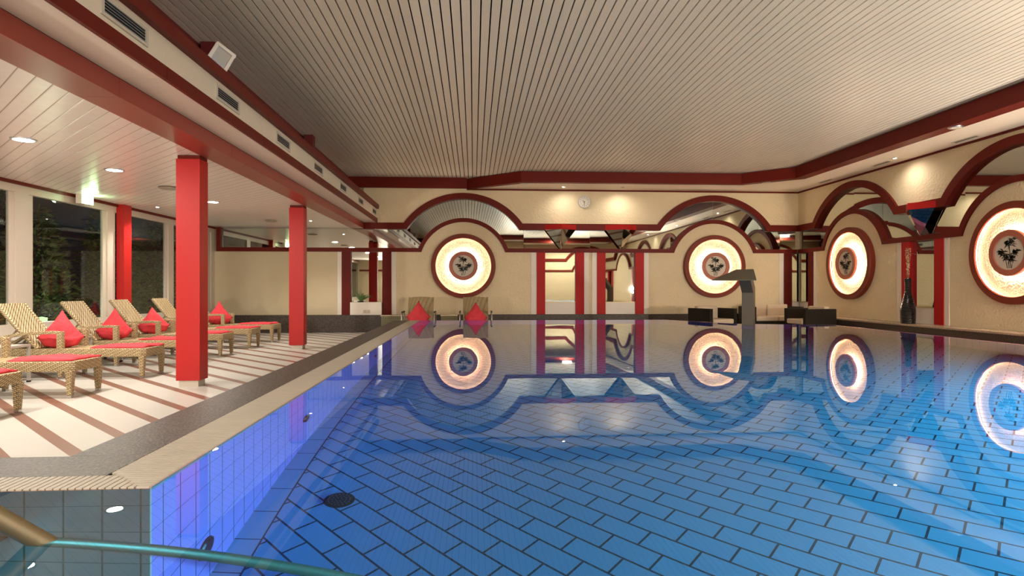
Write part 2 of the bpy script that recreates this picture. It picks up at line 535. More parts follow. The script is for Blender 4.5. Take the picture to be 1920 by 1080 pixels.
while x > XS:
    y1 = 2.195; y0_ = 2.062
    d = (XP0 - x) / 1.03
    y1 = min(y1, 2.045 + d - 0.022)
    if y1 > 2.075: mb.box(x - pitch + 0.0055, x, y0_, y1, WZ - 0.022, WZ + 0.002)
    x -= pitch
tag(mb.build('overflow_grating', GRATE), 'short cream ribbed grating crossing above the grey tiled pool corner', 'grating')

structure(MB().box(XP0 - 0.009, XP0, 2.061, YP1, WZ - 0.032, WZ + 0.003).build('trim_23', simple('nosing_tile', (0.30, 0.22, 0.20), 0.4)), 'thin rim between the grating and the water', 'pool edging')
# floor drain and wall lamps of the pool
r0 = root('floor_drain', (-0.68, 3.11, POOLZ), 'round dark perforated drain cover on the pool floor', 'drain')
MB().lathe([(0.0, 0.004), (0.062, 0.004), (0.078, 0.0)], seg=32).build('cover', BLACK, r0)
mb = MB()
for k in range(3):
    rr = 0.018 + k * 0.018
    for i in range(6 + 6 * k):
        a = 2 * PI * i / (6 + 6 * k)
        M = Matrix.Translation((rr * math.cos(a), rr * math.sin(a), 0.006))
        mb.box(-0.004, 0.004, -0.004, 0.004, -0.001, 0.0015, M)
mb.build('slots', simple('drain_grey', (0.16, 0.17, 0.15), 0.5), r0)
pl = ['dark round lamp on the blue pool wall nearest the tiled corner', 'dark round lamp on the blue pool wall in the middle', 'small dark round lamp on the pool wall furthest back']
for i, (yy, zz) in enumerate([(2.46, -0.535), (3.89, -0.31), (6.6, -0.2)]):
    r0 = root('underwater_lamp', (XP0, yy, zz), pl[i], 'pool lamp', 'dark lamps on the left pool wall')
    fn = lambda a, b_, h: (h, a, b_)
    MB().lathe([(0.0, 0.012), (0.045, 0.012), (0.05, 0.008), (0.058, 0.0)], fn, 28).build('housing', simple('lamp_brown', (0.05, 0.012, 0.012), 0.4), r0)
    MB().lathe([(0.058, 0.0), (0.058, 0.006), (0.066, 0.006), (0.068, 0.0)], fn, 28).build('bezel', simple('bezel_dark', (0.10, 0.03, 0.03), 0.4), r0)

# unseen lamps added on the near and right walls for the basin's blue light
E_BLUE = emit('blue_lamp_face', (0.10, 0.42, 1.0), 12.0)
def added_pool_lamp(loc, rot, label, power):
    r_ = root('underwater_lamp', loc, label, 'pool lamp', 'unseen lamps added under water')
    r_.rotation_euler = rot
    MB().lathe([(0.0, -0.012), (0.10, -0.012), (0.12, 0.0)], seg=28).build('lens', E_BLUE, r_)
    light('lamp_light', 'AREA', (0, 0, -0.03), power, (0.06, 0.50, 0.90), r_, size=0.3)
added_pool_lamp((XP1 - 0.02, 3.2, -0.1), (0, PI / 2, 0), 'unseen blue lamp added on the right pool wall beside the camera', P_POOL * 0.55)
added_pool_lamp((XP1 - 0.02, 0.6, -0.1), (0, PI / 2, 0), 'unseen blue lamp added on the right pool wall by the near end', P_POOL * 0.8)
added_pool_lamp((0.6, YS + 0.02, -0.1), (-PI / 2, 0, 0), 'unseen blue lamp added on the near pool wall under the camera', P_POOL * 0.35)
added_pool_lamp((3.6, YS + 0.02, -0.1), (-PI / 2, 0, 0), 'unseen blue lamp added on the near pool wall to the right', P_POOL * 1.25)

r_ = root('underwater_lamp', (-1.9, YS + 0.02, 0.1), 'unseen warm fill lamp added in the step bay behind the viewer', 'pool lamp')  # warm fill lamp added to brighten the step bay wall
r_.rotation_euler = (-PI / 2, 0, 0)
MB().lathe([(0.0, -0.012), (0.08, -0.012), (0.10, 0.0)], seg=28).build('lens', emit('warm_lens', (1.0, 0.85, 0.68), 5.0), r_)
light('lamp_light', 'AREA', (0, 0, -0.03), 240, (1.0, 0.66, 0.50), r_, size=0.25)
# handrail going down into the water
P0 = Vector((-1.12, 1.64, WZ)); D = Vector((-0.067, -0.048, 0.080)).normalized()
r0 = root('handrail', tuple(P0), 'steel handrail slanting into the water in the lower left corner', 'handrail')
a = [tuple(D * s) for s in (-1.74, 0.0, 0.5, 1.25)]
last = Vector(a[-1])
a += [tuple(last + Vector((-0.10, -0.10, 0.04))), tuple(last + Vector((-0.3, -0.3, 0.02))), tuple(last + Vector((-0.62, -0.5, -0.12))), (-2.85 + 1.12, -0.9, -0.45)]
MB().tube(a, 0.024, 20).build('rail', simple('rail_brass_steel', (0.20, 0.15, 0.08), 0.45, 0.6), r0, smooth=True)

# ------------------------------------------------------------------ wall builder
def back(u, v, w_): return (u, YB - w_, v)
def right(u, v, w_): return (XR - w_, u, v)

def edge(v, R, centers, u0, u1, zc=1.65, seg=40):
    """horizontal line at height v that climbs over each centre along an arc of radius R"""
    pts = [(u0, v)]
    h = math.sqrt(max(R * R - (v - zc) ** 2, 0))
    for c in centers:
        a0 = math.atan2(v - zc, -h); a1 = math.atan2(v - zc, h)
        for k in range(seg + 1):
            a = a0 + (a1 - a0) * k / seg
            p = (c + R * math.cos(a), zc + R * math.sin(a))
            if u0 <= p[0] <= u1: pts.append(p)
    pts.append((u1, v))
    return pts
def band(name, fn, v0, R0, v1, R1, centers, u0, u1, w0, w1, mat, label):
    a = edge(v0, R0, centers, u0, u1); b = edge(v1, R1, centers, u0, u1)
    o = MB().strip(a, b, fn, w0, w1).build(name, mat)
    return structure(o, label, 'red band')

RB = [-0.255, 6.205]; RRt = [13.015, 8.88, 4.745, 0.61][::-1]
# back wall: backing, lower cream panels, upper wall
structure(MB().box(XL - 0.15, XR + 0.15, YB + 0.09, YB + 0.25, 0, 4.1).build('wall_back', CREAM_SMOOTH), 'cream back wall', 'wall')
UA = -2.74
def piece(fn, name, top, u0, u1, z0, mat, label, w0=-0.09, w1=0.0):
    poly = [(u0, z0)] + top + [(u1, z0)]
    return structure(MB().prism(poly, fn, w0, w1).build(name, mat), label, 'wall panel')
piece(back, 'wall_panel_1', [(XL, 2.0), (-3.38, 2.0)], XL, -3.38, 0.43, CREAM_SMOOTH, 'smooth cream wall behind the loungers')
piece(back, 'wall_panel_2', edge(2.0, 1.11, [RB[0]], -1.93, 1.46), -1.93, 1.46, 0.43, CREAM, 'rough cream wall behind the left glowing ring')
piece(back, 'wall_panel_3', edge(2.0, 1.11, [RB[1]], 4.49, 7.95), 4.49, 7.95, 0.43, CREAM, 'rough cream wall behind the second glowing ring')
# upper wall
e = edge(2.73, 1.84, RB, UA, XR)
structure(MB().prism([(UA, 4.0)] + e + [(XR, 4.0)], back, -0.09, 0.0).build('wall_upper_1', CREAM), 'cream upper back wall above the arches', 'wall')
e = edge(2.73, 1.84, RRt, YN, YB)
structure(MB().prism([(YN, 4.0)] + e + [(YB, 4.0)], right, -0.09, 0.0).build('wall_upper_2', CREAM), 'cream upper right wall above the arches', 'wall')
structure(MB().box(XR + 0.09, XR + 0.25, YN, YB + 0.1, 0, 4.1).build('wall_right', CREAM_SMOOTH), 'cream right wall', 'wall')
# bands
band('trim_2', back, 2.57, 1.69, 2.73, 1.84, RB, UA, XR - 0.05, -0.06, 0.05, RED, 'upper dark red band with two arches on the back wall')
band('trim_3', back, 2.0, 1.11, 2.10, 1.21, RB, XL + 0.08, XR - 0.05, -0.06, 0.04, RED, 'lower dark red band with two arches on the back wall')
structure(MB().box(-6.30, -6.20, YB - 0.04, YB + 0.06, 2.10, 2.59).build('trim_4', RED), 'short red upright at the left end of the mirror strip', 'red band')
band('trim_5', right, 2.57, 1.69, 2.73, 1.84, RRt, YN, YB - 0.05, -0.06, 0.05, RED, 'upper dark red band with arches on the right wall')
band('trim_6', right, 2.0, 1.11, 2.10, 1.21, RRt, YN, YB - 0.05, -0.06, 0.04, RED, 'lower dark red band with arches on the right wall')
def rear(u, v, w_): return (u, YN + w_, v)
band('trim_21', rear, 2.57, 1.69, 2.73, 1.84, RB, UA, XR - 0.05, 0.0, 0.05, RED, 'upper red band on the wall behind the viewer')
band('trim_22', rear, 2.0, 1.11, 2.10, 1.21, RB, XL + 0.08, XR - 0.05, 0.0, 0.04, RED, 'lower red band on the wall behind the viewer')
# lower right wall panels between niches
NICHE_R = [(14.40, YB)]
cuts = []
nc = [10.9475, 6.8125, 2.6775, -1.4575]
for c in nc: cuts.append((c - 0.72, c + 0.60))
lim = [14.40] + [v for c in cuts for v in (c[1], c[0])]
k = 4
for i in range(0, len(lim) - 1, 2):
    hi, lo = lim[i], lim[i + 1]
    if hi <= YN: break
    lo = max(lo, YN)
    cs = [c for c in RRt if lo < c < hi]
    piece(right, 'wall_panel_%d' % k, edge(2.0, 1.11, cs, lo, hi), lo, hi, 0.43, CREAM, 'rough cream wall panel on the right side'); k += 1

# mirrors behind the bands
def pane(fn, u0, u1, v0, v1, label, tilt=0.0, tilt2=0.0, w_=-0.055, group='mirror panes between the red bands'):
    cu = (u0 + u1) / 2; cv = (v0 + v1) / 2
    vs = []
    for dw in (0.0, 0.004):
        for (a, b) in ((u0, v0), (u1, v0), (u1, v1), (u0, v1)):
            vs.append(fn(a, b, w_ - dw + (a - cu) * tilt + (b - cv) * tilt2))
    mbb = MB(); mbb.add(vs, [(0, 1, 2, 3), (7, 6, 5, 4), (0, 4, 5, 1), (1, 5, 6, 2), (2, 6, 7, 3), (3, 7, 4, 0)])
    return tag(mbb.build('wall_mirror', MIRROR), label, 'mirror', group)
us = [-6.20, -4.3, -2.52, -0.255, 1.27, 2.98, 4.70, 6.205, 7.72, 8.42]
lb = ['mirror strip pane above the cream wall at the far left', 'mirror strip pane right of the further red column', 'mirror pane left half of the arch above the left ring on the back wall',
      'mirror pane right half of the arch above the left ring on the back wall', 'mirror pane behind the left pendant pyramid under the clock', 'mirror pane behind the right pendant pyramid of the back wall',
      'mirror pane left half of the arch above the second ring', 'mirror pane right half of the arch above the second ring', 'short mirror pane on the back wall beside the room corner']
random.seed(3)
for i in range(len(us) - 1):
    pane(back, us[i] + 0.002, us[i + 1] - 0.002, 2.05, 3.45 if us[i + 1] > -2.5 else 2.585, lb[i], random.uniform(-0.004, 0.004), random.uniform(-0.004, 0.004))
us = [15.19, 14.3, 13.015, 11.9, 10.95, 9.95, 8.88, 7.4, 6.81, 4.745]
lb = ['short mirror pane on the right wall at the room corner', 'mirror pane left half of the arch above the third ring', 'mirror pane right half of the arch above the third ring',
      'mirror pane left of the pendant pyramid on the right wall', 'mirror pane right of the pendant pyramid on the right wall', 'mirror pane left half of the arch above the ring at the right picture edge',
      'mirror pane right half of the arch above the ring at the right edge', 'mirror pane on the right wall just beyond the picture edge', 'mirror pane on the right wall nearest the viewer']
for i in range(len(us) - 1):
    pane(right, us[i + 1] + 0.002, us[i] - 0.002, 2.05, 3.45, lb[i], random.uniform(-0.006, 0.006), random.uniform(-0.006, 0.006))

# niches with posts, trims, low panel and mirror
def post(fn, u0, u1, label, z0=0.43, z1=2.0, mat=None):
    return tag(
        MB().prism([(u0, z0), (u1, z0), (u1, z1), (u0, z1)], fn, -0.06, 0.03).build('wall_post', mat or RED_POST), label, 'post', 'flat red wall posts')
def wtrim(fn, u0, u1, label, z0=0.43, z1=2.0, mat=WHITE, w1=0.012):
    return structure(MB().prism([(u0, z0), (u1, z0), (u1, z1), (u0, z1)], fn, -0.06, w1).build('trim_white', mat), label, 'white board')
def niche(fn, u0, u1, label_m, label_p, tilt=0.0):
    """between two posts: mirror above, white box panel below"""
    pane(fn, u0, u1, 0.735, 2.0, label_m, tilt, 0.0, -0.05, 'tall mirrors between red posts')
    mbb = MB(); mbb.prism([(u0, 0.43), (u1, 0.43), (u1, 0.73), (u0, 0.73)], fn, -0.08, -0.01)
    structure(mbb.build('trim_panel', WHITE), label_p, 'white panel')
    mbb = MB(); mbb.prism([(u0, 0.728), (u1, 0.728), (u1, 0.742), (u0, 0.742)], fn, -0.08, 0.0)
    structure(mbb.build('trim_ledge', simple('brass_edge', (0.55, 0.42, 0.16), 0.4, 0.5)), 'thin brass edge under the tall mirror', 'edge strip')
wtrim(back, -3.38, -3.275, 'white upright left of the left niche')
post(back, -3.275, -3.05, 'red wall post left of the niche with the green plant', mat=RED_SHADED)
niche(back, -3.05, -2.277, 'tall mirror with the green plant before it', 'white panel with two sockets', 0.0)
structure(MB().box(-3.048, -2.279, YB - 0.13, YB + 0.02, 0.43, 0.742).build('trim_ledge', WHITE), 'white box ledge with two sockets', 'white panel')
post(back, -2.277, -2.05, 'red wall post right of the niche with the green plant', mat=RED_SHADED)
wtrim(back, -2.05, -1.93, 'white upright right of the left niche')
wtrim(back, 1.46, 1.597, 'white upright left of the centre niches')
post(back, 1.597, 1.815, 'first red wall post from the left under the clock')
niche(back, 1.815, 2.595, 'tall mirror under the left pendant pyramid of the back wall', 'white panel under the left centre mirror', 0.012)
post(back, 2.595, 2.815, 'second red wall post from the left under the clock')
wtrim(back, 2.815, 2.94, 'white upright left of the centre seam')
wtrim(back, 2.94, 3.02, 'rough plaster strip in the centre', mat=CREAM, w1=-0.01)
wtrim(back, 3.02, 3.146, 'white upright right of the centre seam')
post(back, 3.146, 3.367, 'third red wall post from the left under the clock')
niche(back, 3.367, 4.143, 'tall mirror under the right pendant pyramid of the back wall', 'white panel under the right centre mirror', -0.03)
post(back, 4.143, 4.366, 'fourth red wall post from the left under the clock')
wtrim(back, 4.366, 4.49, 'white upright right of the centre niches')
wtrim(back, 7.95, 8.073, 'white upright left of the corner niche')
post(back, 8.073, 8.288, 'red wall post on the back wall beside the room corner', mat=RED_SHADED)
niche(back, 8.288, XR + 0.04, 'narrow corner mirror on the back wall', 'white panel low in the corner, back side', 0.0)
niche(right, 14.738, YB - 0.06, 'narrow corner mirror on the right wall', 'white panel low in the corner, right side', 0.0)
post(right, 14.52, 14.738, 'red wall post on the right wall beside the room corner', mat=RED_SHADED)
wtrim(right, 14.40, 14.52, 'white upright right of the corner niche')
for i, c in enumerate(nc):
    pos_w = ['behind the black vase', 'just outside the picture', 'beside the viewer', 'at the rear'][i]
    wtrim(right, c + 0.455, c + 0.60, 'white upright on the right wall, further side')
    post(right, c + 0.235, c + 0.455, 'red wall post further along the niche ' + pos_w)
    niche(right, c - 0.39, c + 0.235, 'tall right wall mirror ' + pos_w, 'white panel under the mirror ' + pos_w, 0.01)
    post(right, c - 0.61, c - 0.39, 'red wall post nearer the viewer of the niche ' + pos_w)
    wtrim(right, c - 0.72, c - 0.61, 'white upright on the right wall, nearer side')

# granite benches along the walls
mb = MB()
mb.box(XL + 0.45, -2.25, 15.06, YB + 0.09, 0, 0.43)
mb.box(-1.40, XR, 15.06, YB + 0.09, 0, 0.43)
mb.box(-2.25, -1.40, 15.10, YB + 0.09, 0, 0.43)
structure(mb.build('trim_7', GRANITE_DK), 'dark granite plinth along the back wall', 'plinth')
for x0, x1, lbl in ((-2.25, -1.42, 'olive mosaic block on the plinth left of the wicker chairs'), (-0.80, -0.40, 'small olive mosaic block between the two wicker chairs')):
    r0 = root('tiled_block', ((x0 + x1) / 2, 14.94, 0), lbl, 'tiled block', 'olive mosaic blocks by the back wall')
    MB().box(-(x1 - x0) / 2, (x1 - x0) / 2, -0.10, 0.115, 0, 0.41).build('mosaic_body', TILE_OLIVE, r0)
    MB().box(-(x1 - x0) / 2 - 0.01, (x1 - x0) / 2 + 0.01, -0.11, 0.115, 0.41, 0.43).build('cap', CREAM_SMOOTH, r0)
mb = MB(); mb.box(8.0, XR + 0.09, YN, YB - 0.19, 0, 0.40)
structure(mb.build('trim_8', GRANITE_DK), 'dark granite plinth along the right wall', 'plinth')
mb = MB(); mb.box(7.985, XR + 0.09, YN, YB - 0.19, 0.40, 0.43)
structure(mb.build('trim_9', granite('plinth_top', (0.30, 0.22, 0.15), (0.50, 0.40, 0.30), 0.25, 60)), 'polished top of the right plinth', 'plinth')

# ------------------------------------------------------------------ ceilings
mb = MB()
x = -3.12
while x < 7.5:
    mb.box(x, x + 0.085, YN, YB + 0.05, Z_CEIL, Z_CEIL + 0.02); x += 0.1
structure(mb.build('ceiling_slats', SLAT), 'beige slatted ceiling over the pool', 'ceiling')
mb = MB(); mb.box(-3.4, XR + 0.2, YN - 0.1, YB + 0.2, Z_CEIL + 0.07, Z_CEIL + 0.2)
structure(mb.build('ceiling', GAP_SHADE), 'near-black backing that darkens the gaps between the slats', 'ceiling')
flat = lambda u, v, w_: (u, v, w_)
inn = [(-0.17, YB), (1.115, 14.19), (6.44, 14.14), (7.32, 13.30), (7.32, YN)]
oud = [(0.02, YB), (1.25, 14.34), (6.54, 14.30), (7.59, 13.38), (7.59, YN)]
structure(MB().strip(inn, oud, flat, Z_SOFF, Z_CEIL - 0.015).build('trim_10', RED), 'dark red cove edge around the slatted ceiling', 'cove edge')
wal = [(0.05, YB), (1.6, YB), (XR, YB), (XR, 13.5), (XR, YN)]
structure(MB().strip(oud, wal, flat, Z_SOFF + 0.002, Z_SOFF + 0.06).build('ceiling_cove', SOFFIT), 'pale lowered ceiling along the walls', 'ceiling')
structure(MB().box(-0.17, XR, YB - 0.025, YB, Z_SOFF - 0.035, Z_SOFF + 0.002).build('trim_11', RED), 'thin red strip at the top of the back wall', 'cove edge')
structure(MB().box(XR - 0.025, XR, YN, YB, Z_SOFF - 0.035, Z_SOFF + 0.002).build('trim_12', RED), 'thin red strip at the top of the right wall', 'cove edge')
structure(MB().box(-3.11, -0.17, YB - 0.06, YB, Z_SOFF, Z_CEIL - 0.002).build('trim_13', RED), 'dark red board at the top of the back wall, left part', 'cove edge')
structure(MB().box(-3.16, -3.10, YN, YB, 3.0, Z_CEIL).build('trim_14', RED_DARK), 'dark red board behind the ventilation shelf', 'cove edge')

structure(MB().box(-3.1, 7.32, -2.06, -2.0, Z_SOFF, Z_CEIL - 0.015).build('trim_24', RED), 'dark red cove edge behind the viewer', 'cove edge')
structure(MB().box(-3.1, 7.32, YN, -2.06, Z_SOFF + 0.002, Z_SOFF + 0.05).build('ceiling_rear', SOFFIT), 'lowered ceiling behind the viewer', 'ceiling')
# low ceiling over the loungers
mb = MB(); mb.box(XL - 0.1, -3.05, YN, YB + 0.1, Z_LOW, Z_LOW + 0.05)
structure(mb.build('ceiling_low', BOARDS), 'white boarded low ceiling over the loungers', 'ceiling')
# red beam, soffit, fascia
def ybox(name, x0, x1, z0, z1, mat, label, y0=YN, y1=15.19, seams=None, cat='beam'):
    mbb = MB()
    if seams:
        ys = [y0] + [s for s in seams if y0 < s < y1] + [y1]
        for a_, b_ in zip(ys[:-1], ys[1:]): mbb.box(x0, x1, a_ + 0.002, b_ - 0.002, z0, z1)
        mbb.box(x0 + 0.006, x1 - 0.006, y0, y1, z0 + 0.006, z1 - 0.002)
    else: mbb.box(x0, x1, y0, y1, z0, z1)
    return structure(mbb.build(name, mat), label, cat)
seams = [4.86 + 2.17 * i for i in range(-3, 5)]
ybox('beam', -3.05, -2.742, Z_LOW - 0.004, Z_SIDE - 0.004, RED_BEAM, 'red beam running over the columns', seams=seams)
ybox('ceiling_step', -2.742, -2.40, Z_SIDE, Z_SIDE + 0.04, WHITE, 'narrow white ceiling strip beside the red beam', seams=seams, cat='ceiling')
ybox('trim_15', -2.415, -2.385, Z_SIDE - 0.008, 2.833, RED, 'lower red strip of the ventilation box', seams=seams, cat='red band')
ybox('trim_16', -2.41, -2.335, 3.055, 3.155, RED, 'upper red strip of the ventilation box', y1=15.10, seams=seams, cat='red band')
ybox('wall_fascia', -2.44, -2.40, 2.80, 3.10, WHITE_FASCIA, 'long cream ventilation box face above the pool edge', seams=seams, cat='fascia')
ybox('wall_shelf', -3.16, -2.42, 3.06, 3.10, RED_DARK, 'dark shelf above the ventilation box', cat='fascia')

# louvre vents on the fascia
def vent(yc, label):
    r_ = root('air_vent', (-2.40, yc, 2.944), label, 'vent', 'air vents along the cream box')
    mbb = MB()
    for (a0, a1, b0, b1) in ((-0.28, 0.28, 0.045, 0.068), (-0.28, 0.28, -0.068, -0.045), (-0.28, -0.25, -0.045, 0.045), (0.25, 0.28, -0.045, 0.045)):
        mbb.box(0, 0.012, a0, a1, b0, b1)
    mbb.build('frame', simple('vent_frame', (0.55, 0.52, 0.46), 0.5), r_)
    mbb = MB()
    for kk in range(4):
        z0 = -0.034 + kk * 0.021
        M = Matrix.Translation((0.004, 0, z0)) @ Matrix.Rotation(0.7, 4, 'Y')
        mbb.box(-0.010, 0.010, -0.25, 0.25, -0.0015, 0.0015, M)
    mbb.build('louvres', ALU, r_)
    MB().box(0.0005, 0.002, -0.25, 0.25, -0.045, 0.045).build('opening_shade', GAP_SHADE, r_)
vl = ['nearest air vent, cut by the top picture edge', 'second air vent from the near end, by the floodlight', 'third air vent from the near end', 'fourth air vent from the near end',
      'fifth air vent from the near end', 'sixth air vent from the near end', 'last air vent beside the back wall']
for i, yc in enumerate([4.32, 6.06, 7.77, 9.49, 11.27, 13.0, 14.74]): vent(yc, vl[i])

# columns
def column(y0, label, label2):
    r_ = root('column', (-3.18, y0 + 0.10, 0), label, 'column', 'square red columns')
    MB().box(-0.105, 0.105, -0.085, 0.085, 0, 0.085).build('plinth', simple('column_foot', (0.55, 0.50, 0.42), 0.5), r_)
    MB().box(-0.13, 0.13, -0.105, 0.105, 0.07, 2.545).build('shaft', RED_COL, r_, bevel=0.004)
    MB().box(-0.115, 0.125, -0.095, 0.095, 2.545, Z_LOW - 0.004).build('neck', RED, r_)
    tag(MB().box(-3.05, -2.90, y0 + 0.02, y0 + 0.2, 3.10, Z_CEIL - 0.002).build('bracket_post', RED_DARK), label2, 'post', 'dark red stub posts under the ceiling')
column(6.94, 'large square red column in front, beside the loungers', 'dark red stub post beside the floodlight')
column(11.06, 'further square red column near the back wall', 'dark red stub post further along the shelf')
column(2.8, 'square red column left of the viewer, outside the picture', 'dark red stub post nearest the viewer')

# floodlight on the shelf
r0 = root('floodlight', (-2.47, 5.86, 3.17), 'white floodlight tilted on the upper red strip', 'floodlight')
r0.scale = (0.8, 0.8, 0.8); r0.rotation_mode = 'QUATERNION'; r0.rotation_quaternion = (Matrix.Rotation(math.radians(-48), 4, 'Z') @ Matrix.Rotation(math.radians(18), 4, 'Y') @ Matrix.Rotation(math.radians(-24), 4, 'X')).to_quaternion()
mb = MB(); mb.hexa([(-0.02, -0.10, 0.0), (0.05, -0.12, 0), (0.05, 0.12, 0), (-0.02, 0.10, 0)], [(-0.06, -0.08, 0.26), (0.05, -0.11, 0.30), (0.05, 0.11, 0.30), (-0.06, 0.08, 0.26)])
mb.build('housing', simple('lamp_white', (0.55, 0.50, 0.42), 0.4), r0, bevel=0.012)
mb = MB()
for (a0, a1, b0, b1) in ((-0.125, 0.125, 0.27, 0.305), (-0.125, 0.125, 0.0, 0.03), (-0.125, -0.085, 0.03, 0.27), (0.085, 0.125, 0.03, 0.27)):
    mb.box(0.05, 0.07, a0, a1, b0, b1)
mb.build('bezel', simple('lamp_bezel', (0.62, 0.56, 0.46), 0.4), r0, bevel=0.006)
MB().box(0.05, 0.056, -0.085, 0.085, 0.03, 0.27).build('glass', simple('flood_glass', (0.42, 0.40, 0.34), 0.12), r0)
MB().tube([(-0.03, 0, 0.06), (-0.10, 0, -0.02), (-0.10, 0, -0.12)], 0.014, 8).build('arm', simple('lamp_arm', (0.5, 0.45, 0.38), 0.5), r0)

# ------------------------------------------------------------------ glass wall on the left
def wframe(name, y0, y1, z0, z1, label, x0=XL - 0.05, x1=XL + 0.03, mat=WHITE):
    return structure(MB().box(x0, x1, y0, y1, z0, z1).build(name, mat), label, 'window frame')
FR = simple('window_frame_paint', (0.58, 0.52, 0.44), 0.45)
ys = [(-3.2, 4.72), (4.95, 8.80), (9.05, 10.98), (11.42, 13.02), (13.22, 15.05)]
wl = ['first', 'second', 'third', 'fourth', 'fifth']
posts = [(4.72, 4.95), (8.80, 9.05), (10.90, 11.12), (13.0, 13.22), (15.05, 15.25)]
for i, (a_, b_) in enumerate(posts): wframe('window_post', a_, b_, 0.60, 2.44, 'pale upright of the glass wall', mat=FR)
prev = YN
for i, (a_, b_) in enumerate(posts):
    o = MB().box(XL - 0.012, XL - 0.004, prev, a_, 0.60, 2.45).build('window_%d' % (i + 1), GLASS)
    structure(o, wl[i] + ' large window of the glass wall', 'window')
    prev = b_
for (a_, b_) in ((9.05, 9.15), (10.80, 10.90), (12.9, 13.0), (8.70, 8.80), (14.9, 15.05)):
    wframe('window_sash', a_, b_, 0.60, 2.47, 'sash stile of the glass wall', XL - 0.03, XL + 0.01, FR)
wframe('window_head', YN, YB, 2.44, 2.55, 'pale head rail of the glass wall', mat=FR)
wframe('window_sill', YN, YB, 0.43, 0.60, 'pale sill board of the glass wall', mat=FR)
wframe('window_base', YN, YB, 0.0, 0.43, 'low wall under the windows', mat=WHITE)
structure(MB().box(XL - 0.02, XL + 0.06, YN, YB, 2.545, Z_LOW).build('trim_17', RED), 'thin red strip over the windows', 'red band')
tag(MB().box(XL + 0.03, XL + 0.16, 11.16, 11.40, 0.43, Z_LOW - 0.002).build('window_column', RED_COL), 'slim red column standing against the glass wall', 'column')
mb = MB(); mb.box(XL + 0.0, XL + 0.45, YN, 13.3, 0.38, 0.43)
structure(mb.build('trim_18', simple('sill_top', (0.62, 0.60, 0.55), 0.35)), 'pale bench top under the windows', 'bench')
mb = MB(); mb.box(XL, XL + 0.42, YN, 13.3, 0.0, 0.38)
structure(mb.build('trim_19', simple('bench_front', (0.38, 0.36, 0.31), 0.5)), 'bench front under the windows', 'bench')
mb = MB(); mb.box(XL, XL + 0.45, 13.3, YB + 0.09, 0.0, 0.43)
structure(mb.build('trim_20', GRANITE_DK), 'dark granite bench in the left back corner', 'bench')
# rear wall behind the viewer
structure(MB().box(XL - 0.1, XR + 0.2, YN - 0.15, YN, 0, 4.1).build('wall_rear', CREAM_SMOOTH), 'cream wall behind the viewer', 'wall')

# exit lamp box
r0 = root('emergency_light', (-6.22, 10.1, 2.515), 'small glowing greenish white box lamp over the glass wall', 'emergency light')
MB().box(-0.06, 0.03, -0.15, 0.15, -0.07, 0.075).build('housing', WHITE, r0)
MB().box(0.03, 0.034, -0.14, 0.14, -0.06, 0.065).build('lit_face', E_EXIT, r0)
light('lamp_light', 'POINT', (0.12, 0.0, 0.0), 2.2, (0.55, 1.0, 0.45), r0, size=0.05)

# ------------------------------------------------------------------ lamps in the ceilings
def downlight(x, y, label, lit=True):
    r_ = root('downlight', (x, y, Z_LOW), label, 'ceiling light', 'round lights in the white low ceiling')
    MB().lathe([(0.088, 0.0), (0.088, -0.012), (0.108, -0.012), (0.112, 0.0)], seg=32).build('rim', ALU, r_)
    MB().lathe([(0.0, -0.010), (0.088, -0.010)], seg=32).build('diffuser', E_DOWN if lit else simple('grey_disc', (0.35, 0.3, 0.25), 0.5), r_)
    if lit: light('lamp_light', 'AREA', (0, 0, -0.016), P_DOWN, (1.0, 0.91, 0.80), r_, size=0.17)
downlight(-4.48, 6.31, 'lit round light at the left picture edge, nearest of the white ceiling')
downlight(-4.50, 7.87, 'lit round light left of the front column')
downlight(-4.49, 10.70, 'lit round light just right of the front column')
downlight(-4.48, 4.75, 'lit round light above the first lounger, above the picture edge')
downlight(-4.48, 3.2, 'lit round light beside the viewer, left')
downlight(-4.48, 1.6, 'lit round light behind the viewer, left')
for (x, y, s) in ((-4.50, 9.20, 'thin unlit disc on the white ceiling left of the front column'), (-4.45, 13.58, 'thin unlit disc on the white ceiling left of the further column')):
    r_ = root('ceiling_disc', (x, y, Z_LOW - 0.012), s, 'ceiling disc', 'unlit discs on the white ceiling')
    MB().lathe([(0.0, -0.02), (0.10, -0.02), (0.13, -0.008), (0.13, 0.0)], seg=32).build('disc', simple('disc_metal', (0.35, 0.30, 0.24), 0.4), r_)
    MB().tube([(0, 0, 0), (0, 0, 0.012)], 0.03, 12).build('stem', ALU, r_)
def deckspot(x, y, label):
    r_ = root('recessed_spot', (x, y, Z_LOW), label, 'ceiling spot', 'small spots near the glass wall')
    MB().lathe([(0.026, 0.0), (0.026, -0.008), (0.042, -0.008), (0.045, 0.0)], seg=24).build('rim', CHROME, r_)
    MB().lathe([(0.0, -0.006), (0.027, -0.006)], seg=20).build('bulb', E_SPOT, r_)
    light('lamp_light', 'SPOT', (0, 0, -0.02), P_DECKSPOT * 4, SOFT, r_, size=0.03, spot=math.radians(120), blend=0.6)
deckspot(-5.80, 11.47, 'small bright spot between the glass wall and the front column')
deckspot(-5.80, 6.6, 'small spot over the near loungers, outside the picture')
deckspot(-3.6, 13.6, 'small bright spot near the back wall')

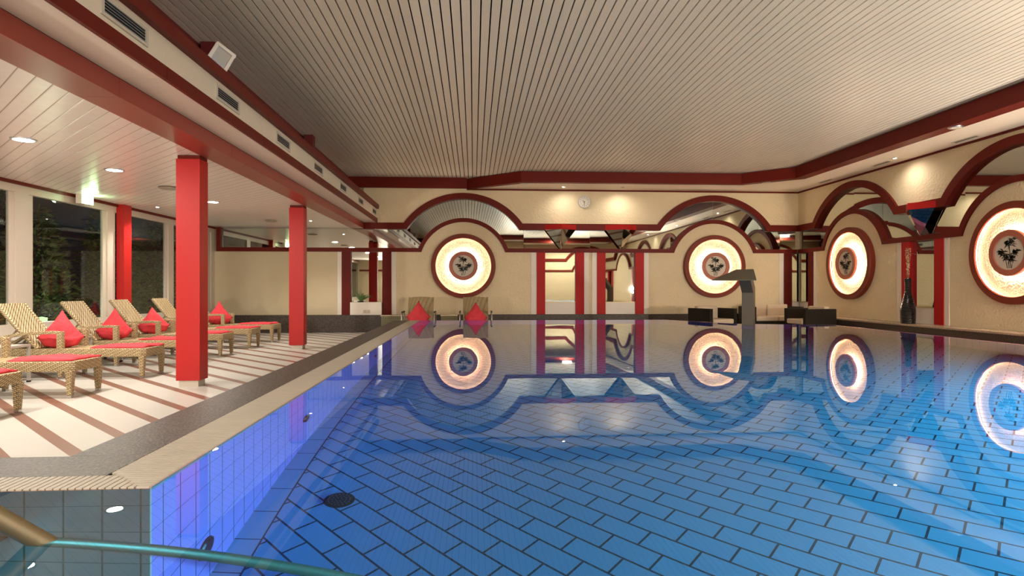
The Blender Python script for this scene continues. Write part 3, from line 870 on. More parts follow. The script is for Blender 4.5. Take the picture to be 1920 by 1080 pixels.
def covespot(x, y, aim, label, power, visible=True, ang=150):
    r_ = root('cove_spot', (x, y, Z_SOFF), label, 'ceiling spot', 'small spots in the lowered ceiling')
    MB().lathe([(0.03, 0.0), (0.03, -0.01), (0.05, -0.01), (0.055, 0.0)], seg=24).build('rim', CHROME, r_)
    MB().lathe([(0.0, -0.008), (0.031, -0.008)], seg=20).build('bulb', E_SPOT if visible else BLACK, r_)
    d = Vector(aim) - Vector((x, y, Z_SOFF))
    l_ = light('lamp_light', 'SPOT', (0, 0, -0.02), power, SOFT, r_, size=0.03, spot=math.radians(ang), blend=1.0)
    l_.rotation_euler = d.to_track_quat('-Z', 'Y').to_euler()
covespot(2.22, 14.80, (2.6, 15.25, 1.6), 'bright sparkling spot to the left above the clock', P_COVESPOT)
covespot(3.70, 14.78, (3.75, 15.25, 1.6), 'spot right of the clock shining down the wall', P_COVESPOT * 1.5, False)
covespot(8.08, 11.09, (8.47, 10.9, 1.6), 'bright spot in the lowered ceiling above the black vase', P_COVESPOT * 1.2)
covespot(8.08, 6.9, (8.47, 6.8, 2.2), 'spot in the lowered ceiling just outside the right edge', P_COVESPOT)
covespot(8.08, 2.7, (8.47, 2.7, 2.2), 'spot in the lowered ceiling beside the viewer', P_COVESPOT)
for (x, y, s) in ((1.20, 14.42, 'flat round disc where the cove bends, above the left arch'), (6.95, 13.90, 'flat round disc above the second arch near the room corner'), (7.47, 8.9, 'flat round disc on the red edge at upper right')):
    r_ = root('ceiling_disc', (x, y, Z_SOFF), s, 'ceiling disc', 'flat discs in the lowered ceiling')
    MB().lathe([(0.0, -0.016), (0.06, -0.02), (0.085, -0.014)], seg=32).build('disc', PAPER, r_)
    MB().lathe([(0.085, -0.014), (0.10, -0.014), (0.108, 0.0)], seg=32).build('rim', CHROME, r_)
for i, (x, y, s) in enumerate(((8.21, 13.6, 'slot vent in the lowered ceiling near the room corner'), (8.17, 11.6, 'slot vent beside the bright spot at upper right'), (8.24, 9.6, 'slot vent nearest the upper right picture corner'))):
    r_ = root('slot_vent', (x, y, Z_SOFF), s, 'vent', 'slot vents in the lowered ceiling')
    MB().box(-0.05, 0.05, -0.26, 0.26, -0.008, 0.0).build('frame', simple('slot_frame', (0.6, 0.55, 0.46), 0.5), r_)
    MB().box(-0.022, 0.022, -0.23, 0.23, -0.010, -0.004).build('slot', BLACK, r_)

# unseen ceiling lamps and uplights added behind and beside the viewer as fill light
def hall_fill_lamp(x, y, z, label, power):
    r_ = root('added_ceiling_lamp', (x, y, z), label, 'ceiling light', 'unseen fill lamps added behind the viewer')
    MB().lathe([(0.0, -0.09), (0.20, -0.08), (0.26, -0.03), (0.26, 0.0)], seg=32).build('bowl', emit('opal_bowl', (1.0, 0.82, 0.62), 6.0), r_)
    light('lamp_light', 'AREA', (0, 0, -0.11), power, SOFT, r_, size=0.5)
def uplight(x, y, z, aim, label, power):
    r_ = root('fill_uplight', (x, y, z), label, 'wall lamp', 'unseen fill uplights added out of view')
    MB().lathe([(0.0, -0.12), (0.10, -0.10), (0.15, 0.0), (0.14, 0.0), (0.09, -0.08), (0.0, -0.09)], seg=28).build('bowl', WHITE, r_)
    d = Vector(aim) - Vector((x, y, z))
    l_ = light('lamp_light', 'SPOT', (0, 0, -0.02), power, SOFT, r_, size=0.12, spot=math.radians(120), blend=0.9)
    l_.rotation_euler = d.to_track_quat('-Z', 'Y').to_euler()
uplight(2.4, YN + 0.16, 1.2, (2.5, 6.0, 3.9), 'unseen fill uplight added on the rear wall, left', P_UP_FILL * 0.7)
uplight(6.0, YN + 0.16, 1.2, (4.4, 8.5, 3.9), 'unseen fill uplight added on the rear wall, right', P_UP_FILL * 1.0)
uplight(-4.7, YN + 0.16, 1.2, (-4.6, 4.0, 2.59), 'unseen fill uplight added on the rear wall under the low ceiling', P_UP_FILL * 1.2)
uplight(XR - 0.16, 6.81, 1.0, (4.4, 12.0, 3.9), 'fill uplight added on the right wall just outside the picture', P_UP_FILL * 0.15)
uplight(XR - 0.16, 2.68, 1.0, (3.4, 11.0, 3.9), 'unseen fill uplight added on the right wall beside the viewer', P_UP_FILL * 1.1)
hall_fill_lamp(0.0, -1.6, Z_CEIL, 'unseen opal fill lamp added behind the viewer, left', P_HALL_FILL)
hall_fill_lamp(4.6, -1.6, Z_CEIL, 'unseen opal fill lamp added behind the viewer, right', P_HALL_FILL)

# ------------------------------------------------------------------ glowing rings
def ring_lamp(fn, uc, label):
    zc = 1.65
    f = lambda a_, b_, h: fn(uc + a_, zc + b_, h)
    o0 = fn(uc, zc, 0)
    r_ = root('ring_wall_lamp', o0, label, 'wall lamp', 'large round glowing wall lamps')
    def L(a_, b_, h):
        p = fn(uc + a_, zc + b_, h); return (p[0] - o0[0], p[1] - o0[1], p[2] - o0[2])
    mbb = MB(); mbb.lathe([(0.807, 0.0), (0.807, 0.105), (0.80, 0.115), (0.697, 0.115), (0.690, 0.105), (0.690, 0.085), (0.745, 0.085), (0.745, 0.0)], L, 96, True)
    mbb.build('outer_frame', RING_RED, r_, smooth=True, auto=0.5)
    mbb = MB()
    for k_ in range(4):
        a_ = k_ * PI / 2
        c_, s_ = math.cos(a_), math.sin(a_)
        mbb.add([L(r__ * c_ - t_ * s_, r__ * s_ + t_ * c_, h_) for h_ in (0.112, 0.1165) for r__, t_ in ((0.692, -0.003), (0.806, -0.003), (0.806, 0.003), (0.692, 0.003))],
                [(0, 1, 2, 3), (4, 5, 6, 7), (0, 1, 5, 4), (1, 2, 6, 5), (2, 3, 7, 6), (3, 0, 4, 7)])
    mbb.build('frame_seams', RED_DARK, r_)
    n = 64
    circ = lambda R, h: [Vector(L(R * math.cos(2 * PI * k_ / n), R * math.sin(2 * PI * k_ / n), h)) for k_ in range(n + 1)]
    MB().tube(circ(0.722, 0.045), 0.009, 6, False).build('outer_tube', E_TUBE_OUT, r_)
    MB().tube(circ(0.300, 0.060), 0.016, 6, False).build('inner_tube', E_TUBE, r_)
    mbb = MB(); mbb.lathe([(0.0, 0.004), (0.742, 0.004)], L, 64)
    mbb.build('plaster_field', simple('ring_plaster', (0.60, 0.52, 0.40), 0.8, noise=0.55, nscale=38, bump=0.04, bscale=30), r_)
    mbb = MB(); mbb.lathe([(0.24, 0.0), (0.24, 0.10), (0.36, 0.10), (0.362, 0.105), (0.362, 0.155), (0.355, 0.162), (0.272, 0.162), (0.266, 0.155), (0.266, 0.140)], L, 72)
    d = mbb.build('center_disc', DISC_RIM, r_, smooth=True, auto=0.5)
    mbb = MB(); mbb.lathe([(0.0, 0.141), (0.268, 0.141)], L, 64)
    mbb.build('picture_field', PAPER, d)
    # bamboo drawing: stems and lance leaves
    rnd = random.Random(5)
    mbb = MB()
    def quad(p, q, w0_, w1_):
        dx, dy = q[0] - p[0], q[1] - p[1]; l_ = math.hypot(dx, dy) or 1; nx, ny = -dy / l_, dx / l_
        h0, h1 = 0.1412, 0.1435
        c4 = [(p[0] + nx * w0_, p[1] + ny * w0_), (q[0] + nx * w1_, q[1] + ny * w1_), (q[0] - nx * w1_, q[1] - ny * w1_), (p[0] - nx * w0_, p[1] - ny * w0_)]
        mbb.add([L(x_, y_, h_) for h_ in (h0, h1) for x_, y_ in c4], [(0, 1, 2, 3), (7, 6, 5, 4), (0, 4, 5, 1), (1, 5, 6, 2), (2, 6, 7, 3), (3, 7, 4, 0)])
    for (p, q) in (((-0.03, -0.24), (-0.015, -0.05)), ((-0.015, -0.05), (0.0, 0.17)), ((0.0, -0.24), (0.005, -0.08)), ((0.03, -0.24), (0.07, -0.06)), ((-0.045, -0.24), (-0.05, -0.18)), ((0.07, -0.06), (0.12, 0.03)), ((-0.015, -0.02), (-0.12, 0.02)), ((0.0, 0.12), (-0.09, 0.17)), ((0.0, 0.12), (0.08, 0.16))):
        quad(p, q, 0.005, 0.0045)
    def leafs(cx, cy, n_, sp, dirs):
        for _ in range(n_):
            a_ = math.radians(rnd.choice(dirs) + rnd.uniform(-22, 22)); l_ = rnd.uniform(0.04, 0.10)
            px, py = cx + rnd.uniform(-sp, sp), cy + rnd.uniform(-sp * 0.9, sp * 0.9)
            mx_, my_ = px + math.cos(a_) * l_ * 0.4, py + math.sin(a_) * l_ * 0.4
            quad((px, py), (mx_, my_), 0.001, 0.008); quad((mx_, my_), (px + math.cos(a_) * l_, py + math.sin(a_) * l_), 0.008, 0.0005)
    leafs(0.0, 0.165, 40, 0.06, (0, 180, -30, 210, -60))
    leafs(-0.10, 0.02, 30, 0.05, (180, 200, 160, 230, -30))
    leafs(0.11, 0.02, 30, 0.05, (0, -30, 20, 200))
    leafs(-0.03, -0.07, 30, 0.05, (-150, 190, -60, -30))
    leafs(0.05, -0.05, 26, 0.05, (0, -40, 190, -90))
    mbb.build('bamboo_drawing', INK, d)
    return r_
ring_lamp(back, RB[0], 'round glowing bamboo lamp above the two wicker chairs')
ring_lamp(back, RB[1], 'round glowing bamboo lamp behind the steel water spout')
ring_lamp(right, RRt[3], 'round glowing bamboo lamp on the right wall beside the black vase')
ring_lamp(right, RRt[2], 'round glowing bamboo lamp cut by the right picture edge')
ring_lamp(right, RRt[1], 'round glowing bamboo lamp beside the viewer, outside the picture')

# pendant mirror pyramids
def pyramid(fn, uc, wd, label, zt=2.08):
    o0 = fn(uc, 2.57, 0)
    r_ = root('pendant_pyramid', o0, label, 'mirror pyramid', 'upside down mirror pyramids')
    def L(a_, b_, h):
        p = fn(uc + a_, b_, h); return (p[0] - o0[0], p[1] - o0[1], p[2] - o0[2])
    dp = 0.30
    mbb = MB()
    a0, a1, a2, a3 = (-wd, 0.05), (0, dp), (wd, 0.05), (0, 0.05)
    mbb.add([L(-wd, 2.575, 0.05), L(0, 2.575, dp), L(wd, 2.575, 0.05), L(-wd, 2.70, 0.05), L(0, 2.70, dp), L(wd, 2.70, 0.05)], [(0, 1, 2), (5, 4, 3), (0, 3, 4, 1), (1, 4, 5, 2), (0, 2, 5, 3)])
    mbb.build('red_cap', RED_COL, r_)
    i_ = 0.012
    for s_ in (-1, 1):
        mbb = MB()
        A, B, T = Vector(L(s_ * (wd - i_), 2.574, 0.055)), Vector(L(s_ * 0.002, 2.574, dp - i_)), Vector(L(s_ * 0.002, zt, 0.055))
        n_ = (B - A).cross(T - A).normalized() * 0.004
        mbb.add([A, B, T, A + n_, B + n_, T + n_], [(0, 1, 2), (5, 4, 3), (0, 3, 4, 1), (1, 4, 5, 2), (2, 5, 3, 0)])
        mbb.build('mirror_facet', MIRROR, r_)
    return r_
pyramid(back, 2.20, 0.40, 'upside down mirror pyramid under the clock, left of the two on the back wall')
pyramid(back, 3.755, 0.40, 'upside down mirror pyramid right of the two on the back wall')
pyramid(right, 10.87, 0.38, 'upside down mirror pyramid above the black vase on the right wall')

# wall clock
r0 = root('wall_clock', (2.815, YB, 3.29), 'round white wall clock above the pyramids', 'clock')
fnc = lambda a_, b_, h: (a_, -h, b_)
MB().lathe([(0.155, 0.0), (0.155, 0.03), (0.15, 0.045), (0.135, 0.045), (0.13, 0.035)], fnc, 40).build('rim', CHROME, r0, smooth=True, auto=0.6)
MB().lathe([(0.0, 0.034), (0.131, 0.034)], fnc, 40).build('dial', simple('dial', (0.75, 0.70, 0.62), 0.5), r0)
mb = MB()
for k in range(12):
    a = 2 * PI * k / 12
    M = Matrix.Rotation(-a, 4, 'Y')
    mb.box(-0.005, 0.005, -0.038, -0.035, 0.092, 0.112, M)
mb.build('hour_marks', INK, r0)
for (a, l, wd) in ((-55, 0.06, 0.005), (182, 0.085, 0.004)):
    M = Matrix.Rotation(math.radians(a), 4, 'Y')
    MB().box(-wd, wd, -0.042, -0.040, -0.01, l, M).build('hand', INK, r0)
MB().lathe([(0.0, 0.046), (0.012, 0.046), (0.012, 0.035)], fnc, 16).build('hub', INK, r0)

# sockets in the white panel
r0 = root('double_socket', (-2.64, YB - 0.13, 0.52), 'double wall socket low between the left red posts', 'socket')
MB().box(-0.085, 0.085, -0.010, 0.0, -0.042, 0.042).build('plate', simple('socket_plate', (0.62, 0.55, 0.42), 0.4), r0)
for s in (-0.042, 0.042):
    MB().box(s - 0.034, s + 0.034, -0.014, -0.009, -0.034, 0.034).build('insert', simple('socket_insert', (0.50, 0.43, 0.32), 0.4), r0)

# grass plant in the left niche
r0 = root('potted_plant', (-2.82, YB - 0.05, 0.742), 'small green grass plant on the ledge before the left niche mirror', 'plant')
MB().lathe([(0.0, 0.0), (0.05, 0.0), (0.065, 0.025), (0.055, 0.03), (0.0, 0.02)], seg=24).build('dish', BLACK, r0)
mb = MB(); rnd = random.Random(11)
for (cx, n_, hh0, lean) in ((-0.10, 16, 0.30, 0.3), (0.03, 22, 0.22, 0.5), (0.16, 34, 0.24, 1.0)):
    for i in range(n_):
        a = rnd.uniform(0, 2 * PI); sp = rnd.uniform(0.03, 0.10) * (0.6 + lean); hh = hh0 * rnd.uniform(0.6, 1.25)
        pts = []
        for k in range(6):
            t_ = k / 5
            yy = min(max(math.sin(a) * sp * t_ * 0.4, -0.07), 0.03)
            pts.append((cx * t_ + math.cos(a) * sp * t_, yy, 0.02 + hh * (t_ - 0.42 * lean * t_ ** 3)))
        mb.tube(pts, [0.0025, 0.003, 0.0035, 0.003, 0.002, 0.001], 4)
mb.build('leaves', LEAF2, r0)

# ------------------------------------------------------------------ loungers
def quad_leg(mbb, x, y, z1, s0, s1, z0=0.0):
    mbb.hexa([(x - s0, y - s0, z0), (x + s0, y - s0, z0), (x + s0, y + s0, z0), (x - s0, y + s0, z0)],
             [(x - s1, y - s1, z1), (x + s1, y - s1, z1), (x + s1, y + s1, z1), (x - s1, y + s1, z1)])
Wd = 0.52
def make_lounger(label):
    r_ = root('sun_lounger', (0, 0, 0), label, 'sun lounger', 'wicker loungers along the glass wall')
    mbb = MB()
    # rails with cut corners at the foot end
    c = 0.045
    outer = [(-1.92, 0), (-c, 0), (0, c), (0, Wd - c), (-c, Wd), (-1.92, Wd)]
    inner = [(-1.86, 0.055), (-c - 0.02, 0.055), (-0.055, c + 0.02), (-0.055, Wd - c - 0.02), (-c - 0.02, Wd - 0.055), (-1.86, Wd - 0.055)]
    fl = lambda u, v, w_: (u, v, w_)
    mbb.strip(outer, inner, fl, 0.265, 0.365)
    mbb.box(-1.92, -1.86, 0.0, Wd, 0.265, 0.365)
    mbb.build('frame', WEAVE, r_, bevel=0.008)
    MB().box(-1.30, -0.05, 0.05, Wd - 0.05, 0.345, 0.361).build('seat', WEAVE, r_)
    for (x, y) in ((-0.045, 0.035), (-0.045, Wd - 0.035), (-1.0, 0.035), (-1.0, Wd - 0.035), (-1.87, 0.035), (-1.87, Wd - 0.035)):
        m2 = MB(); quad_leg(m2, x, y, 0.27, 0.021, 0.034, 0.022); lg = m2.build('leg', WEAVE, r_, bevel=0.005)
        m2 = MB(); quad_leg(m2, x, y, 0.022, 0.019, 0.021); m2.build('foot_cap', CHROME, lg)
    # backrest: slightly bowed panel
    mbb = MB(); n = 8
    vs = []; fs = []
    for i in range(n + 1):
        s = i / n
        x = -1.27 - 0.47 * s - 0.0 * s; z = 0.375 + 0.54 * s - 0.02 * math.sin(PI * s)
        vs += [(x, 0.04, z), (x, Wd - 0.04, z), (x - 0.028, Wd - 0.04, z - 0.022), (x - 0.028, 0.04, z - 0.022)]
    for i in range(n):
        o_, e_ = 4 * i, 4 * i + 4
        for k_ in range(4): fs.append((o_ + k_, o_ + (k_ + 1) % 4, e_ + (k_ + 1) % 4, e_ + k_))
    fs += [(3, 2, 1, 0), tuple(4 * n + k_ for k_ in range(4))]
    mbb.add(vs, fs); br = mbb.build('backrest', WEAVE, r_, bevel=0.004)
    for y in (0.038, Wd - 0.038):
        MB().tube([(-1.27 - 0.47 * s, y, 0.368 + 0.54 * s - 0.02 * math.sin(PI * s)) for s in (0, 0.25, 0.5, 0.75, 1.0)], 0.018, 8).build('backrest_rim', WEAVE, br)
    for y in (0.10, Wd - 0.10): MB().tube([(-1.52, y, 0.63), (-1.75, y, 0.35)], 0.012, 8).build('backrest_prop', WEAVE, r_)
    for y in (0.028, Wd - 0.028):
        m2 = MB(); m2.box(-1.03, -0.965, y - 0.03, y + 0.03, 0.36, 0.555)
        a_ = [(-0.965, y), (-1.0, y)]
        pr = [(-0.965, 0.545, 0.575), (-1.10, 0.545, 0.582), (-1.35, 0.535, 0.575), (-1.60, 0.50, 0.54), (-1.78, 0.44, 0.475), (-1.88, 0.37, 0.41)]
        vs = []; fs = []
        for (x, z0_, z1_) in pr: vs += [(x, y - 0.03, z0_), (x, y + 0.03, z0_), (x, y + 0.03, z1_), (x, y - 0.03, z1_)]
        for i in range(len(pr) - 1):
            for k_ in range(4): fs.append((4 * i + k_, 4 * i + (k_ + 1) % 4, 4 * i + 4 + (k_ + 1) % 4, 4 * i + 4 + k_))
        fs += [(3, 2, 1, 0), tuple(4 * (len(pr) - 1) + k_ for k_ in range(4))]
        m2.add(vs, fs); m2.build('armrest', WEAVE, r_, bevel=0.006)
    return r_
LY = [5.15, 6.30, 7.62, 8.76, 9.89, 11.15, 12.37]
ll = ['wicker lounger at the left picture edge, only its foot end in view', 'wicker lounger with red towel left of the first lounger showing a full backrest', 'wicker lounger with red pillow and towel, second foot end from the left in full view',
      'wicker lounger with red pillow directly behind the front column', 'wicker lounger with tilted red pillow before the slim red window column', 'wicker lounger whose backrest touches the left edge of the front column',
      'furthest wicker lounger, by the dark plinth of the back wall']
proto = make_lounger(ll[0])
proto.location = (-4.005, LY[0], 0)
for i in range(1, 7): copy_tree(proto, (-4.005, LY[i], 0), ll[i])

# towels
def towel(x, y, seed, label, ln=0.62, wd=0.40, sk=0.06):
    rnd = random.Random(seed)
    nx, ny = 18, 12; vs = []; fs = []
    for lay, zb in ((0, 0.0), (1, 0.030)):
        for i in range(nx + 1):
            for j in range(ny + 1):
                u, v = i / nx - 0.5, j / ny - 0.5
                ed = min(1, 8 * min(0.5 - abs(u), 0.5 - abs(v)) + 0.25)
                wob = 0.006 * math.sin(u * 9 + seed) * math.cos(v * 7 + seed * 2) + 0.004 * math.sin(v * 17 + u * 5 + seed)
                z = zb * ed + (max(wob, -0.004) if lay else 0)
                if lay and u > 0.25: z += 0.010 * (u - 0.25) * 4 * (0.6 + 0.4 * math.sin(v * 11 + seed))
                vs.append((u * ln + v * sk + 0.008 * math.sin(v * 13 + seed), v * wd + 0.008 * math.sin(u * 11 + seed), z))
    st = (nx + 1) * (ny + 1); idx = lambda l_, i, j: l_ * st + i * (ny + 1) + j
    for i in range(nx):
        for j in range(ny):
            fs.append((idx(0, i, j), idx(0, i, j + 1), idx(0, i + 1, j + 1), idx(0, i + 1, j)))
            fs.append((idx(1, i, j), idx(1, i + 1, j), idx(1, i + 1, j + 1), idx(1, i, j + 1)))
    for i in range(nx):
        fs.append((idx(0, i, 0), idx(0, i + 1, 0), idx(1, i + 1, 0), idx(1, i, 0))); fs.append((idx(0, i, ny), idx(1, i, ny), idx(1, i + 1, ny), idx(0, i + 1, ny)))
    for j in range(ny):
        fs.append((idx(0, 0, j), idx(1, 0, j), idx(1, 0, j + 1), idx(0, 0, j + 1))); fs.append((idx(0, nx, j), idx(0, nx, j + 1), idx(1, nx, j + 1), idx(1, nx, j)))
    m2 = MB(); m2.add(vs, fs); o = m2.build('folded_towel', CLOTH_RED, smooth=True)
    o.location = (x, y, 0.366)
    return tag(o, label, 'towel', 'folded red towels on the loungers')
tl = ['red folded towel cut by the left picture edge', 'red folded towel on the nearest lounger seen with two front legs', 'red folded towel in front of the largest red pillow', 'red folded towel mostly hidden by the front column',
      'red folded towel showing just right of the front column', 'red folded towel on the second lounger from the back wall', 'red folded towel on the furthest lounger']
for i in range(7): towel(-4.36 + 0.02 * ((i * 37) % 3 - 1), LY[i] + Wd / 2 + 0.01, i * 1.7 + 0.3, tl[i])

# pillows
def pillow(loc, rz, lean, label, size=0.40, seed=0, group='red pillows on the wicker loungers'):
    n = 20; vs = []; fs = []
    for side in (1, -1):
        for i in range(n + 1):
            for j in range(n + 1):
                u, v = 2 * i / n - 1, 2 * j / n - 1
                e_ = (1 - u * u) * (1 - v * v)
                t_ = 0.085 * (max(e_, 0) ** 0.42) * (1 + 0.10 * math.sin(5 * u + seed) * math.cos(4 * v + seed * 2))
                pin = 1 - 0.10 * (1 - u * u) * abs(v) ** 3; pin2 = 1 - 0.10 * (1 - v * v) * abs(u) ** 3
                a_, b_ = u * pin2 * size / 2, v * pin * size / 2
                # corner up
                x_, z_ = (a_ - b_) * 0.7071, (a_ + b_) * 0.7071
                hd = size * 0.7071; t2 = 1.0
                if z_ < 0:
                    x_ *= min(0.93 * hd / max(hd + z_, 0.02), 2.6); z_ *= 0.42; t2 = 1.15
                x_ *= 0.72
                vs.append((x_, side * t_ * t2, z_))
    st = (n + 1) ** 2
    for s_ in (0, 1):
        for i in range(n):
            for j in range(n):
                q_ = [s_ * st + i * (n + 1) + j, s_ * st + (i + 1) * (n + 1) + j, s_ * st + (i + 1) * (n + 1) + j + 1, s_ * st + i * (n + 1) + j + 1]
                fs.append(tuple(q_ if s_ == 0 else q_[::-1]))
    m2 = MB(); m2.add(vs, fs)
    o = m2.build('pillow', CLOTH_RED, smooth=True)
    o.matrix_world = Matrix.Translation(loc) @ Matrix.Rotation(rz, 4, 'Z') @ Matrix.Rotation(lean, 4, 'X')
    return tag(o, label, 'pillow', group)
pillow((-5.12, LY[2] + 0.22, 0.485), math.radians(20), math.radians(-8), 'large red pillow before the backrest cut by the left picture edge', 0.50, 1)
pillow((-5.15, LY[3] + 0.24, 0.485), math.radians(18), math.radians(-8), 'red pillow with upright tip, second from the left', 0.48, 2)
pillow((-5.18, LY[4] + 0.24, 0.485), math.radians(38), math.radians(-22), 'red pillow sagging sideways, left of the front column', 0.48, 3)
pillow((-5.16, LY[6] + 0.24, 0.49), math.radians(25), math.radians(-6), 'red pillow just right of the front column', 0.50, 4)

# small slatted side tables between the loungers
def make_table(label):
    r_ = root('side_table', (0, 0, 0), label, 'side table', 'small metal side tables between the loungers')
    m2 = MB()
    m2.box(-0.25, 0.25, -0.22, -0.19, 0.42, 0.445); m2.box(-0.25, 0.25, 0.19, 0.22, 0.42, 0.445)
    m2.box(-0.25, -0.22, -0.19, 0.19, 0.42, 0.445); m2.box(0.22, 0.25, -0.19, 0.19, 0.42, 0.445)
    m2.build('frame', ALU, r_)
    m2 = MB()
    for k_ in range(6): m2.box(-0.22, 0.22, -0.185 + k_ * 0.063, -0.135 + k_ * 0.063, 0.425, 0.44)
    m2.build('slatted_top', simple('table_slats', (0.62, 0.60, 0.56), 0.4), r_)
    for (x, y) in ((-0.235, -0.205), (0.235, -0.205), (-0.235, 0.205), (0.235, 0.205)):
        m2 = MB(); m2.box(x - 0.014, x + 0.014, y - 0.014, y + 0.014, 0.02, 0.42); lg = m2.build('leg', ALU, r_)
        MB().box(x - 0.016, x + 0.016, y - 0.016, y + 0.016, 0, 0.02).build('foot_cap', BLACK, lg)
    return r_
tb = make_table('metal side table at the left picture edge, before the largest pillow')
tb.location = (-5.45, 7.22, 0)
for y, s in ((8.45, 'metal side table between the two left red pillows'), (9.585, 'metal side table right of the second red pillow'), (10.78, 'metal side table left of the front column, behind the sagging pillow'), (12.02, 'metal side table right of the front column')):
    copy_tree(tb, (-5.5, y, 0), s)

# the two wicker chairs behind the pool
def back_chair(x, label):
    r_ = root('wicker_armchair', (x, 12.75, 0), label, 'wicker chair', 'wicker chairs behind the pool')
    w2 = 0.26; m2 = MB(); n = 8; vs = []; fs = []
    for i in range(n + 1):
        s = i / n
        y = 0.12 + 0.40 * s; z = 0.34 + 0.55 * s - 0.03 * math.sin(PI * s)
        row = []
        for jx in range(9):
            u = jx / 8 * 2 - 1
            row.append((u * w2, y + 0.02 * (1 - u * u), z + 0.018 * (1 - u * u) * s))
        vs += row + [(a, b_ + 0.02, c - 0.012) for (a, b_, c) in row]
    m_ = 18
    for i in range(n):
        for j in range(8):
            fs.append((i * m_ + j, i * m_ + j + 1, (i + 1) * m_ + j + 1, (i + 1) * m_ + j))
            fs.append((i * m_ + 9 + j, (i + 1) * m_ + 9 + j, (i + 1) * m_ + 9 + j + 1, i * m_ + 9 + j + 1))
    for j in range(8):
        fs.append((j, 9 + j, 10 + j, j + 1)); fs.append((n * m_ + j, n * m_ + j + 1, n * m_ + 10 + j, n * m_ + 9 + j))
    for i in range(n):
        fs.append((i * m_, (i + 1) * m_, (i + 1) * m_ + 9, i * m_ + 9)); fs.append((i * m_ + 8, i * m_ + 17, (i + 1) * m_ + 17, (i + 1) * m_ + 8))
    m2.add(vs, fs); br = m2.build('backrest', WEAVE, r_)
    for u in (-w2, w2): MB().tube([(u, 0.13 + 0.40 * s, 0.335 + 0.56 * s - 0.03 * math.sin(PI * s)) for s in (0, .25, .5, .75, 1.0)], 0.014, 8).build('side_rail', WEAVE, br)
    MB().box(-w2, w2, -0.42, 0.13, 0.32, 0.345).build('seat', WEAVE, r_)
    for u in (-0.33, 0.33):
        m2 = MB(); m2.tube([(u, -0.30, 0.012), (u, -0.30, 0.50), (u, -0.26, 0.555), (u, -0.20, 0.575), (u, 0.20, 0.575), (u, 0.26, 0.52), (u, 0.30, 0.012)], 0.014, 10)
        m2.build('armrest_frame', CHROME, r_, smooth=True)
        m2 = MB(); m2.tube([(u, -0.24, 0.60), (u, 0.20, 0.60)], 0.017, 8); m2.build('armrest_pad', BLACK, r_)
    for y in (-0.30, 0.28): MB().tube([(-0.33, y, 0.30), (0.33, y, 0.30)], 0.012, 8).build('cross_bar', CHROME, r_)
back_chair(-1.14, 'wicker chair with red pillow, left of the two behind the pool')
back_chair(0.045, 'wicker chair with red pillow, right of the two behind the pool')
pillow((-1.15, 12.62, 0.49), 0.0, math.radians(-20), 'red pillow on the left wicker chair behind the pool', 0.52, 5, 'red pillows on the chairs behind the pool')
pillow((0.045, 12.62, 0.475), 0.0, math.radians(-20), 'red pillow on the right wicker chair behind the pool', 0.50, 6, 'red pillows on the chairs behind the pool')

# ------------------------------------------------------------------ dark rattan lounge furniture
def rattan_seat(name, loc, rz, wd, dp, label, seats=1, cat='armchair', z=0.64):
    r_ = root(name, loc, label, cat, rz=rz)
    h = wd / 2; t_ = 0.09
    MB().box(-h + t_, h - t_, -dp / 2, dp / 2 - t_, 0.06, 0.30).build('base', DARK_RATTAN, r_, bevel=0.006)
    for s_ in (-1, 1):
        x0, x1 = (-h, -h + t_) if s_ < 0 else (h - t_, h)
        MB().box(x0, x1, -dp / 2, dp / 2, 0.04, z).build('arm', DARK_RATTAN, r_, bevel=0.008)
    MB().box(-h + t_, h - t_, dp / 2 - t_, dp / 2, 0.06, z - 0.02).build('back', DARK_RATTAN, r_, bevel=0.006)
    cw = (wd - 2 * t_) / seats
    for k_ in range(seats):
        x0 = -h + t_ + k_ * cw + 0.006; x1 = x0 + cw - 0.012
        MB().box(x0, x1, -dp / 2 - 0.01, dp / 2 - t_ - 0.13, 0.30, 0.41).build('seat_cushion', BEIGE_CUSH, r_, bevel=0.025)
        MB().box(x0, x1, dp / 2 - t_ - 0.14, dp / 2 - t_, 0.37, z + 0.05).build('back_cushion', BEIGE_CUSH, r_, bevel=0.03)
    for (x, y) in ((-h + 0.05, -dp / 2 + 0.05), (h - 0.05, -dp / 2 + 0.05), (-h + 0.05, dp / 2 - 0.05), (h - 0.05, dp / 2 - 0.05)):
        MB().box(x - 0.03, x + 0.03, y - 0.03, y + 0.03, 0, 0.06).build('foot', BLACK, r_)
    return r_
rattan_seat('rattan_armchair', (5.40, 13.35, 0), math.radians(20), 0.78, 0.72, 'dark rattan armchair with beige cushions left of the steel spout')
rattan_seat('rattan_sofa', (7.34, 14.50, 0), 0.0, 1.27, 0.80, 'dark rattan two seat sofa with beige cushions right of the steel spout', 2, 'sofa')
rattan_seat('rattan_armchair', (7.50, 13.02, 0), math.radians(-83), 0.74, 0.76, 'dark rattan armchair turned away, right of the sofa')

